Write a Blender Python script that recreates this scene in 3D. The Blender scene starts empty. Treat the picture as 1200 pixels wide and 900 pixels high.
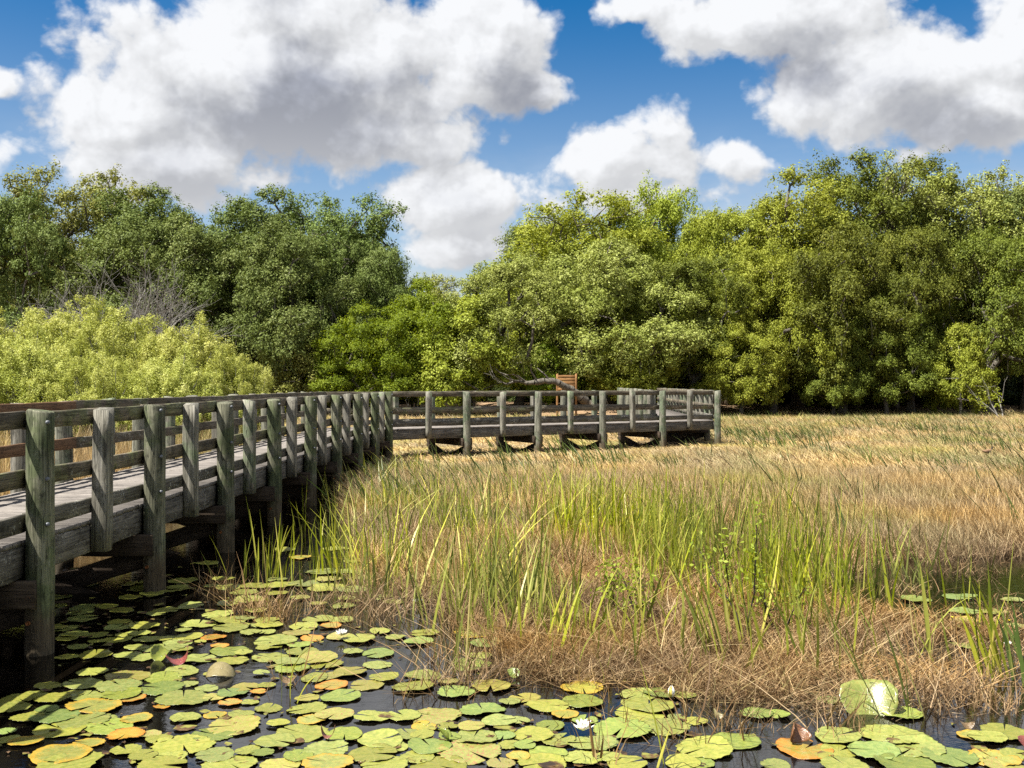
import bpy, math, random
import numpy as np
from mathutils import Vector, Matrix, Euler

C = bpy.context.scene.collection
SC = bpy.context.scene
R = math.radians

# ---------------------------------------------------------------- camera
CAM_H = 2.06
cam_data = bpy.data.cameras.new("camera")
cam_data.sensor_width = 36.0
cam_data.lens = 36.0
cam_data.clip_end = 3000
cam_data.clip_start = 0.1
cam = bpy.data.objects.new("camera", cam_data)
cam.location = (0, 0, CAM_H)
cam.rotation_euler = (R(90), 0, 0)
C.objects.link(cam)
SC.camera = cam

# ---------------------------------------------------------------- render settings
SC.view_settings.view_transform = 'Standard'
SC.view_settings.look = 'None'
SC.view_settings.exposure = 1.32
SC.view_settings.gamma = 1.0
SC.view_settings.use_curve_mapping = False
SC.render.engine = 'CYCLES'
SC.cycles.max_bounces = 6
SC.cycles.diffuse_bounces = 2
SC.cycles.glossy_bounces = 3
SC.cycles.transmission_bounces = 3
SC.cycles.caustics_reflective = False
SC.cycles.caustics_refractive = False
SC.cycles.use_denoising = False

# ---------------------------------------------------------------- sun
LIGHT = Vector((0.50, 0.29, -1.0)).normalized()      # the way the light travels
SUN_EL = math.asin(-LIGHT.z)
SUN_AZ = math.atan2(-LIGHT.x, -LIGHT.y)
sun_data = bpy.data.lights.new("sun", 'SUN')
sun_data.energy = 5.0
sun_data.angle = R(0.55)
sun_data.color = (1.0, 0.95, 0.86)
sun = bpy.data.objects.new("sun", sun_data)
sun.rotation_euler = LIGHT.to_track_quat('-Z', 'Y').to_euler()
sun.location = (-20, -12, 45)
C.objects.link(sun)


# ---------------------------------------------------------------- node helpers
class NT:
    def __init__(self, tree):
        self.t = tree
        self.n = tree.nodes
        self.l = tree.links

    def new(self, typ, **kw):
        nd = self.n.new(typ)
        for k, v in kw.items():
            setattr(nd, k, v)
        return nd

    def put(self, sock, v):
        if v is None:
            return
        if isinstance(v, bpy.types.NodeSocket):
            self.l.new(v, sock)
        else:
            try:
                sock.default_value = v
            except Exception:
                sock.default_value = tuple(v) + (1.0,)

    def m(self, op, a, b=None, c=None, clamp=False):
        nd = self.new('ShaderNodeMath', operation=op, use_clamp=clamp)
        self.put(nd.inputs[0], a)
        self.put(nd.inputs[1], b)
        self.put(nd.inputs[2], c)
        return nd.outputs[0]

    def v(self, op, a, b=None, c=None, scale=None):
        nd = self.new('ShaderNodeVectorMath', operation=op)
        self.put(nd.inputs[0], a)
        self.put(nd.inputs[1], b)
        self.put(nd.inputs[2], c)
        if scale is not None:
            self.put(nd.inputs['Scale'], scale)
        return nd.outputs['Value'] if op in ('LENGTH', 'DOT_PRODUCT', 'DISTANCE') else nd.outputs[0]

    def noise(self, vec, scale, detail=4, rough=0.55, dist=0.0, lac=2.0, dims='3D'):
        nd = self.new('ShaderNodeTexNoise', noise_dimensions=dims)
        self.put(nd.inputs['Vector'], vec)
        self.put(nd.inputs['Scale'], scale)
        self.put(nd.inputs['Detail'], detail)
        self.put(nd.inputs['Roughness'], rough)
        self.put(nd.inputs['Distortion'], dist)
        self.put(nd.inputs['Lacunarity'], lac)
        return nd.outputs['Fac']

    def mix(self, f, a, b, blend='MIX'):
        nd = self.new('ShaderNodeMix', data_type='RGBA', blend_type=blend)
        self.put(nd.inputs[0], f)
        self.put(nd.inputs[6], a)
        self.put(nd.inputs[7], b)
        return nd.outputs[2]

    def step(self, x, a, b, lo=0.0, hi=1.0, smooth=True):
        nd = self.new('ShaderNodeMapRange', interpolation_type='SMOOTHSTEP' if smooth else 'LINEAR')
        self.put(nd.inputs[0], x)
        self.put(nd.inputs[1], a)
        self.put(nd.inputs[2], b)
        self.put(nd.inputs[3], lo)
        self.put(nd.inputs[4], hi)
        return nd.outputs[0]

    def ramp(self, f, stops):
        nd = self.new('ShaderNodeValToRGB')
        e = nd.color_ramp.elements
        while len(e) < len(stops):
            e.new(0.5)
        for el, (p, c) in zip(e, stops):
            el.position = p
            el.color = tuple(c) + (1.0,) if len(c) == 3 else c
        self.put(nd.inputs[0], f)
        return nd.outputs[0]

    def hsv(self, col, h=0.5, s=1.0, v=1.0):
        nd = self.new('ShaderNodeHueSaturation')
        self.put(nd.inputs['Hue'], h)
        self.put(nd.inputs['Saturation'], s)
        self.put(nd.inputs['Value'], v)
        self.put(nd.inputs['Color'], col)
        return nd.outputs[0]


# ---------------------------------------------------------------- world: blue sky with fair-weather cumulus
SKY_STRENGTH = 0.05
world = bpy.data.worlds.new("World")
SC.world = world
world.use_nodes = True
W = NT(world.node_tree)
W.n.clear()


def px_dir(x, y):
    d = Vector(((x - 600) / 1200, 1.0, (450 - y) / 1200))
    return d.normalized()


# (x, y, half width, half height, weight): where the clouds stand in the sky
CLOUDS = [
    (330, 95, 270, 105, 1.2), (150, 130, 100, 70, 0.95), (560, 70, 105, 85, 1.05), (640, 108, 42, 30, 0.75),
    (450, 150, 135, 50, 0.9), (190, 195, 140, 52, 0.95), (330, 10, 150, 60, 0.9), (290, 215, 85, 18, 0.5),
    (540, 235, 95, 55, 0.95), (560, 290, 105, 38, 0.7), (480, 222, 45, 22, 0.55),
    (725, 188, 108, 50, 0.85), (772, 148, 50, 38, 0.85), (858, 180, 50, 30, 0.55), (880, 190, 34, 18, 0.45),
    (900, 22, 175, 55, 1.05), (1060, 95, 170, 75, 1.1), (1140, 130, 110, 50, 1.0), (760, 4, 60, 22, 0.7),
    (1190, 60, 80, 100, 1.0), (950, 130, 65, 42, 0.85), (1070, 178, 22, 14, 0.5), (-8, 95, 22, 20, 0.5),
    (68, 38, 26, 16, 0.28), (742, 70, 26, 16, 0.2), (740, 232, 110, 25, 0.5),
]

def cloud_group(nm, det):
    global grp
    grp = bpy.data.node_groups.new(nm, 'ShaderNodeTree')
    grp.interface.new_socket("P", in_out='INPUT', socket_type='NodeSocketVector')
    grp.interface.new_socket("D", in_out='OUTPUT', socket_type='NodeSocketFloat')
    G = NT(grp)
    gi = G.new('NodeGroupInput')
    go = G.new('NodeGroupOutput')
    P0 = gi.outputs[0]
    warp = G.new('ShaderNodeTexNoise')
    G.put(warp.inputs['Vector'], P0)
    warp.inputs['Scale'].default_value = 9.0
    warp.inputs['Detail'].default_value = 5.0
    warp.inputs['Roughness'].default_value = 0.6
    wv = G.v('SUBTRACT', warp.outputs['Color'], (0.5, 0.5, 0.5))
    P1 = G.v('MULTIPLY_ADD', wv, (0.06, 0.0, 0.045), P0)
    acc = None
    for (cx, cy, rx, ry, w) in CLOUDS:
        d = px_dir(cx, cy)
        k = d.y / 1200
        a, b = rx * k * 0.98, ry * k * 0.98
        q = G.v('MULTIPLY_ADD', P1, (1 / a, 0, 1 / b), (-d.x / a, 0, -d.z / b))
        ln = G.v('LENGTH', q)
        f = G.m('MULTIPLY_ADD', ln, -w, w)
        acc = f if acc is None else G.m('SMOOTH_MAX', acc, f, 0.25)
    acc = G.m('MAXIMUM', acc, -0.6)
    # the same kind of sky all round, outside the frame
    sep = G.new('ShaderNodeSeparateXYZ')
    G.put(sep.inputs[0], P0)
    front = G.step(sep.outputs[1], 0.72, 0.84)
    low = G.step(sep.outputs[2], 0.42, 0.34)
    infr = G.m('MULTIPLY', front, low)
    zz = G.m('MAXIMUM', sep.outputs[2], 0.12)
    pl = G.v('SCALE', P0, scale=G.m('DIVIDE', 1.0, zz))
    gen = G.noise(pl, 0.9, 2, 0.5)
    gen = G.m('MULTIPLY_ADD', gen, 4.0, -1.75)
    mx = G.new('ShaderNodeMix', data_type='FLOAT')
    G.put(mx.inputs[0], infr)
    G.put(mx.inputs[2], gen)
    G.put(mx.inputs[3], acc)
    base = mx.outputs[0]
    n1 = G.noise(G.v('MULTIPLY', P0, (1.0, 1.0, 1.25)), 15.0, det, 0.60, 0.25)
    n2 = G.noise(P0, 5.5, 2, 0.5)
    vr = G.new('ShaderNodeTexVoronoi', feature='F1', normalize=True)
    G.put(vr.inputs['Vector'], G.v('MULTIPLY_ADD', wv, (0.05, 0.05, 0.05), P0))
    vr.inputs['Scale'].default_value = 17.0
    vr.inputs['Detail'].default_value = min(3.0, det - 1.0)
    vr.inputs['Roughness'].default_value = 0.55
    base = G.m('ADD', base, G.m('MULTIPLY_ADD', vr.outputs['Distance'], -1.5, 0.42))
    den = G.m('ADD', base, G.m('MULTIPLY_ADD', n1, 1.0, -0.50))
    den = G.m('ADD', den, G.m('MULTIPLY_ADD', n2, 0.4, -0.22))
    G.l.new(den, go.inputs[0])
    return grp


G_FINE = cloud_group('cloud_density', 9)
G_SOFT = cloud_group('cloud_depth', 4.0)


def density(vec, g=None):
    nd = W.new('ShaderNodeGroup')
    nd.node_tree = g or G_FINE
    W.put(nd.inputs[0], vec)
    return nd.outputs[0]


tc = W.new('ShaderNodeTexCoord')
DIR = W.v('NORMALIZE', tc.outputs['Generated'])
sky = W.new('ShaderNodeTexSky')
sky.sky_type = 'NISHITA'
sky.sun_disc = False
sky.sun_elevation = SUN_EL
sky.sun_rotation = SUN_AZ % (2 * math.pi)
sky.altitude = 0
sky.air_density = 1.0
sky.dust_density = 1.2
sky.ozone_density = 3.0
sz0 = W.new('ShaderNodeSeparateXYZ')
W.put(sz0.inputs[0], DIR)
skycol = W.hsv(sky.outputs[0], 0.5, W.step(sz0.outputs[2], 0.12, 0.38, 1.02, 1.5), W.step(sz0.outputs[2], 0.10, 0.36, 1.22, 1.0))
D0 = density(DIR)
D0f = density(W.v('ADD', DIR, (-0.005, 0, 0.008)))
DS = density(DIR, G_SOFT)
D1 = density(W.v('ADD', DIR, (-0.014, 0, 0.024)), G_SOFT)
D2 = density(W.v('ADD', DIR, (-0.034, 0, 0.056)), G_SOFT)
alpha = W.m('MAXIMUM', W.step(D0, -0.08, 0.24), W.m('MULTIPLY', W.m('MULTIPLY', W.step(sz0.outputs[2], 0.26, 0.10), W.step(W.noise(W.v('MULTIPLY', DIR, (1, 1, 2.6)), 7.0, 5, 0.6), 0.38, 0.70)), 0.5))
# light loses way through the cloud between the point and the sun (up and to the left)
thick = W.m('ADD', W.m('MULTIPLY', W.m('MAXIMUM', D1, 0.0), 0.6), W.m('MULTIPLY', W.m('MAXIMUM', D2, 0.0), 0.8))
sz_ = W.new('ShaderNodeSeparateXYZ')
W.put(sz_.inputs[0], DIR)
# the higher a cloud stands, the more of its grey base one sees
base_seen = W.step(sz_.outputs[2], 0.15, 0.29, 0.35, 1.0)
shade = W.m('MULTIPLY', W.step(thick, 0.30, 1.2), base_seen)
relief = W.m('ADD', W.m('MULTIPLY', W.m('SUBTRACT', DS, D1), 0.38), W.m('MULTIPLY', W.m('SUBTRACT', D0, D0f), 0.42))
relief = W.m('MINIMUM', W.m('MAXIMUM', relief, -0.13), 0.20)
CW = 6.8
ccol = W.mix(shade, (0.93 * CW, 0.945 * CW, 0.97 * CW), (0.42 * CW, 0.445 * CW, 0.52 * CW))
ccol = W.v('SCALE', ccol, scale=W.m('ADD', relief, 1.0))
final = W.mix(alpha, skycol, ccol)
bg = W.new('ShaderNodeBackground')
W.put(bg.inputs[0], final)
bg.inputs[1].default_value = SKY_STRENGTH
wo = W.new('ShaderNodeOutputWorld')
W.l.new(bg.outputs[0], wo.inputs[0])


# ---------------------------------------------------------------- object helpers
def mesh_np(name, V, F, attrs=None, smooth=False):
    """V (n,3) array; F (m,k) array of equal-sized faces or a list of tuples."""
    me = bpy.data.meshes.new(name)
    V = np.asarray(V, dtype=np.float32)
    if isinstance(F, np.ndarray):
        m, k = F.shape
        loops = F.astype(np.int32).ravel()
        starts = np.arange(0, m * k, k, dtype=np.int32)
    else:
        m = len(F)
        lens = np.array([len(f) for f in F], dtype=np.int32)
        loops = np.array([i for f in F for i in f], dtype=np.int32)
        starts = np.concatenate([[0], np.cumsum(lens)[:-1]]).astype(np.int32)
    me.vertices.add(len(V))
    me.vertices.foreach_set('co', V.ravel())
    me.loops.add(len(loops))
    me.loops.foreach_set('vertex_index', loops)
    me.polygons.add(m)
    me.polygons.foreach_set('loop_start', starts)
    if smooth:
        me.polygons.foreach_set('use_smooth', np.ones(m, dtype=bool))
    for an, arr in (attrs or {}).items():
        at = me.attributes.new(an, 'FLOAT', 'POINT')
        at.data.foreach_set('value', np.asarray(arr, dtype=np.float32))
    me.update(calc_edges=True)
    me.validate()
    return me


def add(name, me, mat=None, parent=None, loc=(0, 0, 0), rot=(0, 0, 0), scl=(1, 1, 1), own=False):
    o = bpy.data.objects.new(name, me)
    C.objects.link(o)
    if parent is not None:
        o.parent = parent
    o.location = loc
    o.rotation_euler = rot
    o.scale = scl
    if mat is not None:
        if len(me.materials) == 0:
            me.materials.append(mat)
        if own or me.materials[0] != mat:
            o.material_slots[0].link = 'OBJECT'
            o.material_slots[0].material = mat
    return o


def tag(o, label=None, cat=None, group=None, kind=None):
    if label:
        o['label'] = label
    if cat:
        o['category'] = cat
    if group:
        o['group'] = group
    if kind:
        o['kind'] = kind
    return o


def thing(name, label, cat, loc=(0, 0, 0), rz=0.0, group=None):
    o = bpy.data.objects.new(name, None)
    o.empty_display_size = 0.2
    C.objects.link(o)
    o.location = loc
    o.rotation_euler = (0, 0, rz)
    return tag(o, label, cat, group)


def grd(x, y, z=0.0):
    """The point of the horizontal plane z that stands at pixel (x, y) of the photograph."""
    Y = 1200 * (CAM_H - z) / (y - 450)
    return ((x - 600) * Y / 1200, Y, z)


def smooth01(x):
    x = np.clip(x, 0, 1)
    return x * x * (3 - 2 * x)


def vnoise(x, y, seed=0):
    """Smooth value noise, vectorised, in about -1..1."""
    rs = np.random.RandomState(seed)
    tab = rs.rand(256, 256) * 2 - 1
    xi = np.floor(x).astype(int)
    yi = np.floor(y).astype(int)
    fx = smooth01(x - xi)
    fy = smooth01(y - yi)
    a = tab[xi % 256, yi % 256]
    b = tab[(xi + 1) % 256, yi % 256]
    c = tab[xi % 256, (yi + 1) % 256]
    d = tab[(xi + 1) % 256, (yi + 1) % 256]
    return (a * (1 - fx) + b * fx) * (1 - fy) + (c * (1 - fx) + d * fx) * fy


def inpoly(x, y, poly):
    x = np.asarray(x)
    y = np.asarray(y)
    r = np.zeros(x.shape, bool)
    n = len(poly)
    for i in range(n):
        x0, y0 = poly[i]
        x1, y1 = poly[(i + 1) % n]
        c = ((y0 > y) != (y1 > y)) & (x < (x1 - x0) * (y - y0) / ((y1 - y0) if y1 != y0 else 1e-9) + x0)
        r ^= c
    return r


# ---------------------------------------------------------------- materials
def material(name):
    m = bpy.data.materials.new(name)
    m.use_nodes = True
    t = NT(m.node_tree)
    t.n.clear()
    out = t.new('ShaderNodeOutputMaterial')
    return m, t, out


def principled(t, out, col, rough=0.8, spec=0.3, bump=None, bstr=0.3, bdist=0.01, ior=None):
    p = t.new('ShaderNodeBsdfPrincipled')
    t.put(p.inputs['Base Color'], col)
    t.put(p.inputs['Roughness'], rough)
    t.put(p.inputs['Specular IOR Level'], spec)
    if ior:
        t.put(p.inputs['IOR'], ior)
    if bump is not None:
        b = t.new('ShaderNodeBump')
        b.inputs['Strength'].default_value = bstr
        b.inputs['Distance'].default_value = bdist
        t.put(b.inputs['Height'], bump)
        t.l.new(b.outputs[0], p.inputs['Normal'])
    t.l.new(p.outputs[0], out.inputs[0])
    return p


def attr(t, name):
    a = t.new('ShaderNodeAttribute')
    a.attribute_name = name
    return a.outputs['Fac']


def leaf_mat(name, stops, rough=0.55, spec=0.12, trans=0.22, hue_var=0.02, val_var=0.25):
    m, t, out = material(name)
    tint = attr(t, 'tint')
    col = t.ramp(tint, stops)
    oi = t.new('ShaderNodeObjectInfo')
    rnd = oi.outputs['Random']
    col = t.hsv(col, t.m('MULTIPLY_ADD', rnd, hue_var, 0.5 - hue_var / 2), 1.0,
                t.m('MULTIPLY_ADD', rnd, val_var, 1.0 - val_var / 2))
    p = t.new('ShaderNodeBsdfPrincipled')
    t.put(p.inputs['Base Color'], col)
    t.put(p.inputs['Roughness'], rough)
    t.put(p.inputs['Specular IOR Level'], spec)
    tr = t.new('ShaderNodeBsdfTranslucent')
    t.put(tr.inputs[0], t.hsv(col, 0.49, 1.1, 1.1))
    mx = t.new('ShaderNodeMixShader')
    mx.inputs[0].default_value = trans
    t.l.new(p.outputs[0], mx.inputs[1])
    t.l.new(tr.outputs[0], mx.inputs[2])
    t.l.new(mx.outputs[0], out.inputs[0])
    return m


M = {}
M['oak_olive'] = leaf_mat('oak_olive_leaves', [(0.0, (0.105, 0.123, 0.019)), (0.45, (0.222, 0.246, 0.048)), (0.75, (0.322, 0.335, 0.103)), (1.0, (0.328, 0.372, 0.061))])
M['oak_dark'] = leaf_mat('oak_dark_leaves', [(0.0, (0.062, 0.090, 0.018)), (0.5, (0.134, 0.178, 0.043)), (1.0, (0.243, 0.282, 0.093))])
M['bright'] = leaf_mat('bright_leaves', [(0.0, (0.087, 0.138, 0.012)), (0.5, (0.184, 0.259, 0.022)), (1.0, (0.296, 0.364, 0.042))], trans=0.38)
M['yellow_oak'] = leaf_mat('yellow_green_leaves', [(0.0, (0.124, 0.158, 0.016)), (0.5, (0.265, 0.303, 0.037)), (1.0, (0.383, 0.412, 0.079))], trans=0.28)
M['oak_green'] = leaf_mat('oak_green_leaves', [(0.0, (0.045, 0.062, 0.008)), (0.5, (0.125, 0.15, 0.022)), (0.8, (0.20, 0.225, 0.035)), (1.0, (0.27, 0.28, 0.055))])
M['shade'] = leaf_mat('shade_darkened_leaves', [(0.0, (0.02, 0.032, 0.010)), (0.6, (0.05, 0.07, 0.018)), (1.0, (0.09, 0.12, 0.03))])  # undergrowth leaf colour darkened to stand in for shade beneath the crowns
M['shrub'] = leaf_mat('silvery_shrub_leaves', [(0.0, (0.14, 0.17, 0.022)), (0.35, (0.31, 0.345, 0.068)), (0.7, (0.50, 0.52, 0.155)), (1.0, (0.64, 0.63, 0.29))], trans=0.35, hue_var=0.01, val_var=0.1)
M['sapling'] = leaf_mat('sapling_leaves', [(0.0, (0.17, 0.23, 0.02)), (1.0, (0.36, 0.42, 0.06))], trans=0.4)
M['moss'] = leaf_mat('hanging_moss', [(0.0, (0.06, 0.06, 0.038)), (1.0, (0.125, 0.12, 0.08))], trans=0.2)


def grass_mat(name, stops, green=None, gscale=0.35, glo=0.5, ghi=0.7, trans=0.35, spec=0.2, rough=0.6, brown=None):
    m, t, out = material(name)
    tint = attr(t, 'tint')
    oi = t.new('ShaderNodeObjectInfo')
    f = t.m('ADD', t.m('MULTIPLY', tint, 0.75), t.m('MULTIPLY', oi.outputs['Random'], 0.25))
    col = t.ramp(f, stops)
    geo = t.new('ShaderNodeNewGeometry')
    if green:
        n = t.noise(t.v('MULTIPLY', geo.outputs['Position'], (1.0, 0.55, 0.0)), gscale, 4, 0.6)
        col = t.mix(t.m('MULTIPLY', t.step(n, glo, ghi), tint), col, green)
    if brown:
        spx = t.new('ShaderNodeSeparateXYZ')
        t.put(spx.inputs[0], geo.outputs['Position'])
        nb_ = t.noise(t.v('MULTIPLY', geo.outputs['Position'], (0.6, 1.0, 0.0)), 0.45, 3, 0.6)
        wgt = t.m('MULTIPLY', t.step(spx.outputs[1], 24.0, 12.0), t.step(nb_, 0.3, 0.6, 0.45, 1.0))
        col = t.mix(wgt, col, t.mix(1.0, col, brown, 'MULTIPLY'))
    n2 = t.noise(t.v('MULTIPLY', geo.outputs['Position'], (0.5, 1.0, 0.0)), 0.6, 3, 0.6)
    col = t.hsv(col, 0.5, t.step(n2, 0.3, 0.7, 0.85, 1.12), t.step(n2, 0.3, 0.7, 0.82, 1.15))
    p = t.new('ShaderNodeBsdfPrincipled')
    t.put(p.inputs['Base Color'], col)
    t.put(p.inputs['Roughness'], rough)
    t.put(p.inputs['Specular IOR Level'], spec)
    tr = t.new('ShaderNodeBsdfTranslucent')
    t.put(tr.inputs[0], col)
    mx = t.new('ShaderNodeMixShader')
    mx.inputs[0].default_value = trans
    t.l.new(p.outputs[0], mx.inputs[1])
    t.l.new(tr.outputs[0], mx.inputs[2])
    t.l.new(mx.outputs[0], out.inputs[0])
    return m


M['dry'] = grass_mat('dry_marsh_grass', [(0.0, (0.10, 0.062, 0.024)), (0.2, (0.24, 0.155, 0.065)), (0.42, (0.48, 0.35, 0.165)), (0.75, (0.61, 0.475, 0.25)), (1.0, (0.70, 0.59, 0.36))],
                     green=(0.34, 0.37, 0.10), gscale=0.30, glo=0.44, ghi=0.68, brown=(0.95, 0.87, 0.80))
M['thatch'] = grass_mat('dead_thatch', [(0.0, (0.07, 0.038, 0.014)), (0.35, (0.215, 0.122, 0.048)), (0.7, (0.34, 0.215, 0.095)), (1.0, (0.52, 0.385, 0.20))], trans=0.2)
M['reed'] = grass_mat('green_reed', [(0.0, (0.07, 0.095, 0.014)), (0.3, (0.20, 0.235, 0.026)), (0.6, (0.38, 0.39, 0.05)), (0.82, (0.52, 0.48, 0.10)), (1.0, (0.52, 0.38, 0.16))], trans=0.35, spec=0.4, rough=0.4)
M['blade'] = grass_mat('dark_green_blade', [(0.0, (0.045, 0.075, 0.022)), (0.5, (0.11, 0.16, 0.04)), (1.0, (0.24, 0.28, 0.07))], trans=0.3, spec=0.4, rough=0.45)
M['edge_grass'] = grass_mat('far_green_grass', [(0.0, (0.20, 0.23, 0.05)), (0.5, (0.34, 0.36, 0.09)), (1.0, (0.5, 0.46, 0.2))], trans=0.3)


def wood_mat(name, axis, light, mid, dark, algae=None, algae_amt=0.0, lichen=0.0, rough=0.85, bstr=0.5):
    m, t, out = material(name)
    tc_ = t.new('ShaderNodeTexCoord')
    oi = t.new('ShaderNodeObjectInfo')
    off = t.v('SCALE', (37.0, 17.0, 53.0), scale=oi.outputs['Random'])
    co = t.v('ADD', tc_.outputs['Object'], off)
    st = {'X': (0.035, 1, 1), 'Z': (1, 1, 0.035), 'Y': (1, 0.035, 1)}[axis]
    st2 = {'X': (0.3, 1, 1), 'Z': (1, 1, 0.3), 'Y': (1, 0.3, 1)}[axis]
    grain = t.noise(t.v('MULTIPLY', co, st), 42.0, 6, 0.7, 0.9)
    streak = t.noise(t.v('MULTIPLY', co, st2), 9.0, 5, 0.6)
    blot = t.noise(co, 3.2, 4, 0.6)
    f = t.m('ADD', t.m('MULTIPLY', grain, 0.6), t.m('MULTIPLY', streak, 0.4))
    col = t.ramp(f, [(0.33, dark), (0.5, mid), (0.64, light)])
    col = t.hsv(col, 0.5, 1.0, t.m('MULTIPLY_ADD', oi.outputs['Random'], 0.35, 0.82))
    if algae:
        am = t.step(t.m('ADD', blot, t.m('MULTIPLY', t.m('SUBTRACT', oi.outputs['Random'], 0.5), 0.25)), 0.62 - algae_amt * 0.4, 0.74 - algae_amt * 0.3)
        ac = t.mix(t.step(f, 0.36, 0.62), tuple(c * 0.3 for c in algae), tuple(c * 1.25 for c in algae))
        col = t.mix(t.m('MULTIPLY', am, 0.8), col, ac)
    if axis == 'Z' and algae:
        so_ = t.new('ShaderNodeSeparateXYZ')
        t.put(so_.inputs[0], tc_.outputs['Object'])
        wet = t.step(t.m('ADD', so_.outputs[2], t.m('MULTIPLY', streak, 0.5)), 0.80, 0.45)
        col = t.mix(t.m('MULTIPLY', wet, 0.8), col, t.mix(grain, (0.03, 0.022, 0.014), (0.17, 0.12, 0.07)))
    # drying cracks along the grain
    ck = t.noise(t.v('MULTIPLY', t.v('ADD', co, (1, 2, 3)), st), 30.0, 3, 0.6, 1.2)
    ckf = t.step(t.m('ABSOLUTE', t.m('SUBTRACT', ck, 0.5)), 0.022, 0.006)
    col = t.mix(t.m('MULTIPLY', ckf, 0.75), col, tuple(c * 0.35 for c in dark))
    # dark mildew
    md = t.noise(t.v('ADD', co, (9, 9, 9)), 5.5, 6, 0.7)
    col = t.mix(t.step(md, 0.54, 0.70, 0, 0.75), col, tuple(c * 0.5 for c in dark))
    if lichen > 0:
        ln = t.noise(t.v('ADD', co, (3, 5, 7)), 38.0, 3, 0.6)
        lm = t.noise(t.v('ADD', co, (13, 5, 7)), 3.0, 2, 0.5)
        lf = t.m('MULTIPLY', t.step(ln, 0.56, 0.64), t.step(lm, 0.5, 0.62))
        col = t.mix(t.m('MULTIPLY', lf, lichen), col, (0.42, 0.42, 0.38))
    h = t.m('SUBTRACT', t.m('ADD', grain, t.m('MULTIPLY', streak, 0.6)), t.m('MULTIPLY', ckf, 0.6))
    principled(t, out, col, rough, 0.2, h, bstr, 0.006)
    return m


GREY = dict(light=(0.30, 0.285, 0.25), mid=(0.16, 0.15, 0.125), dark=(0.055, 0.05, 0.042))
M['rail'] = wood_mat('weathered_rail', 'X', (0.25, 0.215, 0.16), (0.125, 0.105, 0.075), (0.035, 0.03, 0.022), (0.16, 0.17, 0.08), 0.12, 0.5)
M['rail_low'] = wood_mat('lichened_rail', 'X', (0.24, 0.225, 0.19), (0.12, 0.11, 0.09), (0.03, 0.028, 0.022), (0.14, 0.15, 0.08), 0.1, 1.0)
M['rail_new'] = wood_mat('newer_redbrown_rail', 'X', (0.28, 0.165, 0.09), (0.19, 0.105, 0.055), (0.09, 0.052, 0.028))
M['post'] = wood_mat('weathered_post', 'Z', (0.36, 0.34, 0.29), (0.19, 0.18, 0.145), (0.055, 0.05, 0.04), (0.15, 0.19, 0.105), 0.30, 0.2)
M['piling'] = wood_mat('green_piling', 'Z', (0.27, 0.26, 0.19), (0.125, 0.125, 0.085), (0.028, 0.029, 0.020), (0.088, 0.112, 0.048), 0.40, 0.15)
M['piling_grey'] = wood_mat('weathered_piling', 'Z', (0.33, 0.32, 0.26), (0.17, 0.17, 0.13), (0.045, 0.045, 0.035), (0.11, 0.15, 0.085), 0.30, 0.2)
M['fascia'] = wood_mat('fascia_board', 'X', (0.25, 0.23, 0.20), (0.13, 0.118, 0.10), (0.035, 0.032, 0.027), None, 0, 0.45)
M['plank'] = wood_mat('deck_plank', 'X', (0.27, 0.245, 0.222), (0.195, 0.175, 0.157), (0.10, 0.09, 0.08), None, 0, 0.0, 0.8, 0.3)
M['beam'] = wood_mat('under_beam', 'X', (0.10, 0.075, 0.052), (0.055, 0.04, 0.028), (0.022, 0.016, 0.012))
M['bark'] = wood_mat('grey_bark', 'Z', (0.25, 0.225, 0.19), (0.12, 0.105, 0.085), (0.035, 0.03, 0.024), (0.14, 0.15, 0.10), 0.15)
M['twig'] = wood_mat('bare_twig', 'Z', (0.36, 0.345, 0.315), (0.25, 0.238, 0.212), (0.12, 0.112, 0.10))
M['dark_stem'] = wood_mat('dark_stem', 'Z', (0.07, 0.055, 0.045), (0.035, 0.028, 0.022), (0.015, 0.012, 0.01))
M['sign_wood'] = wood_mat('stained_wood', 'X', (0.300, 0.167, 0.070), (0.228, 0.118, 0.045), (0.120, 0.056, 0.021))


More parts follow.
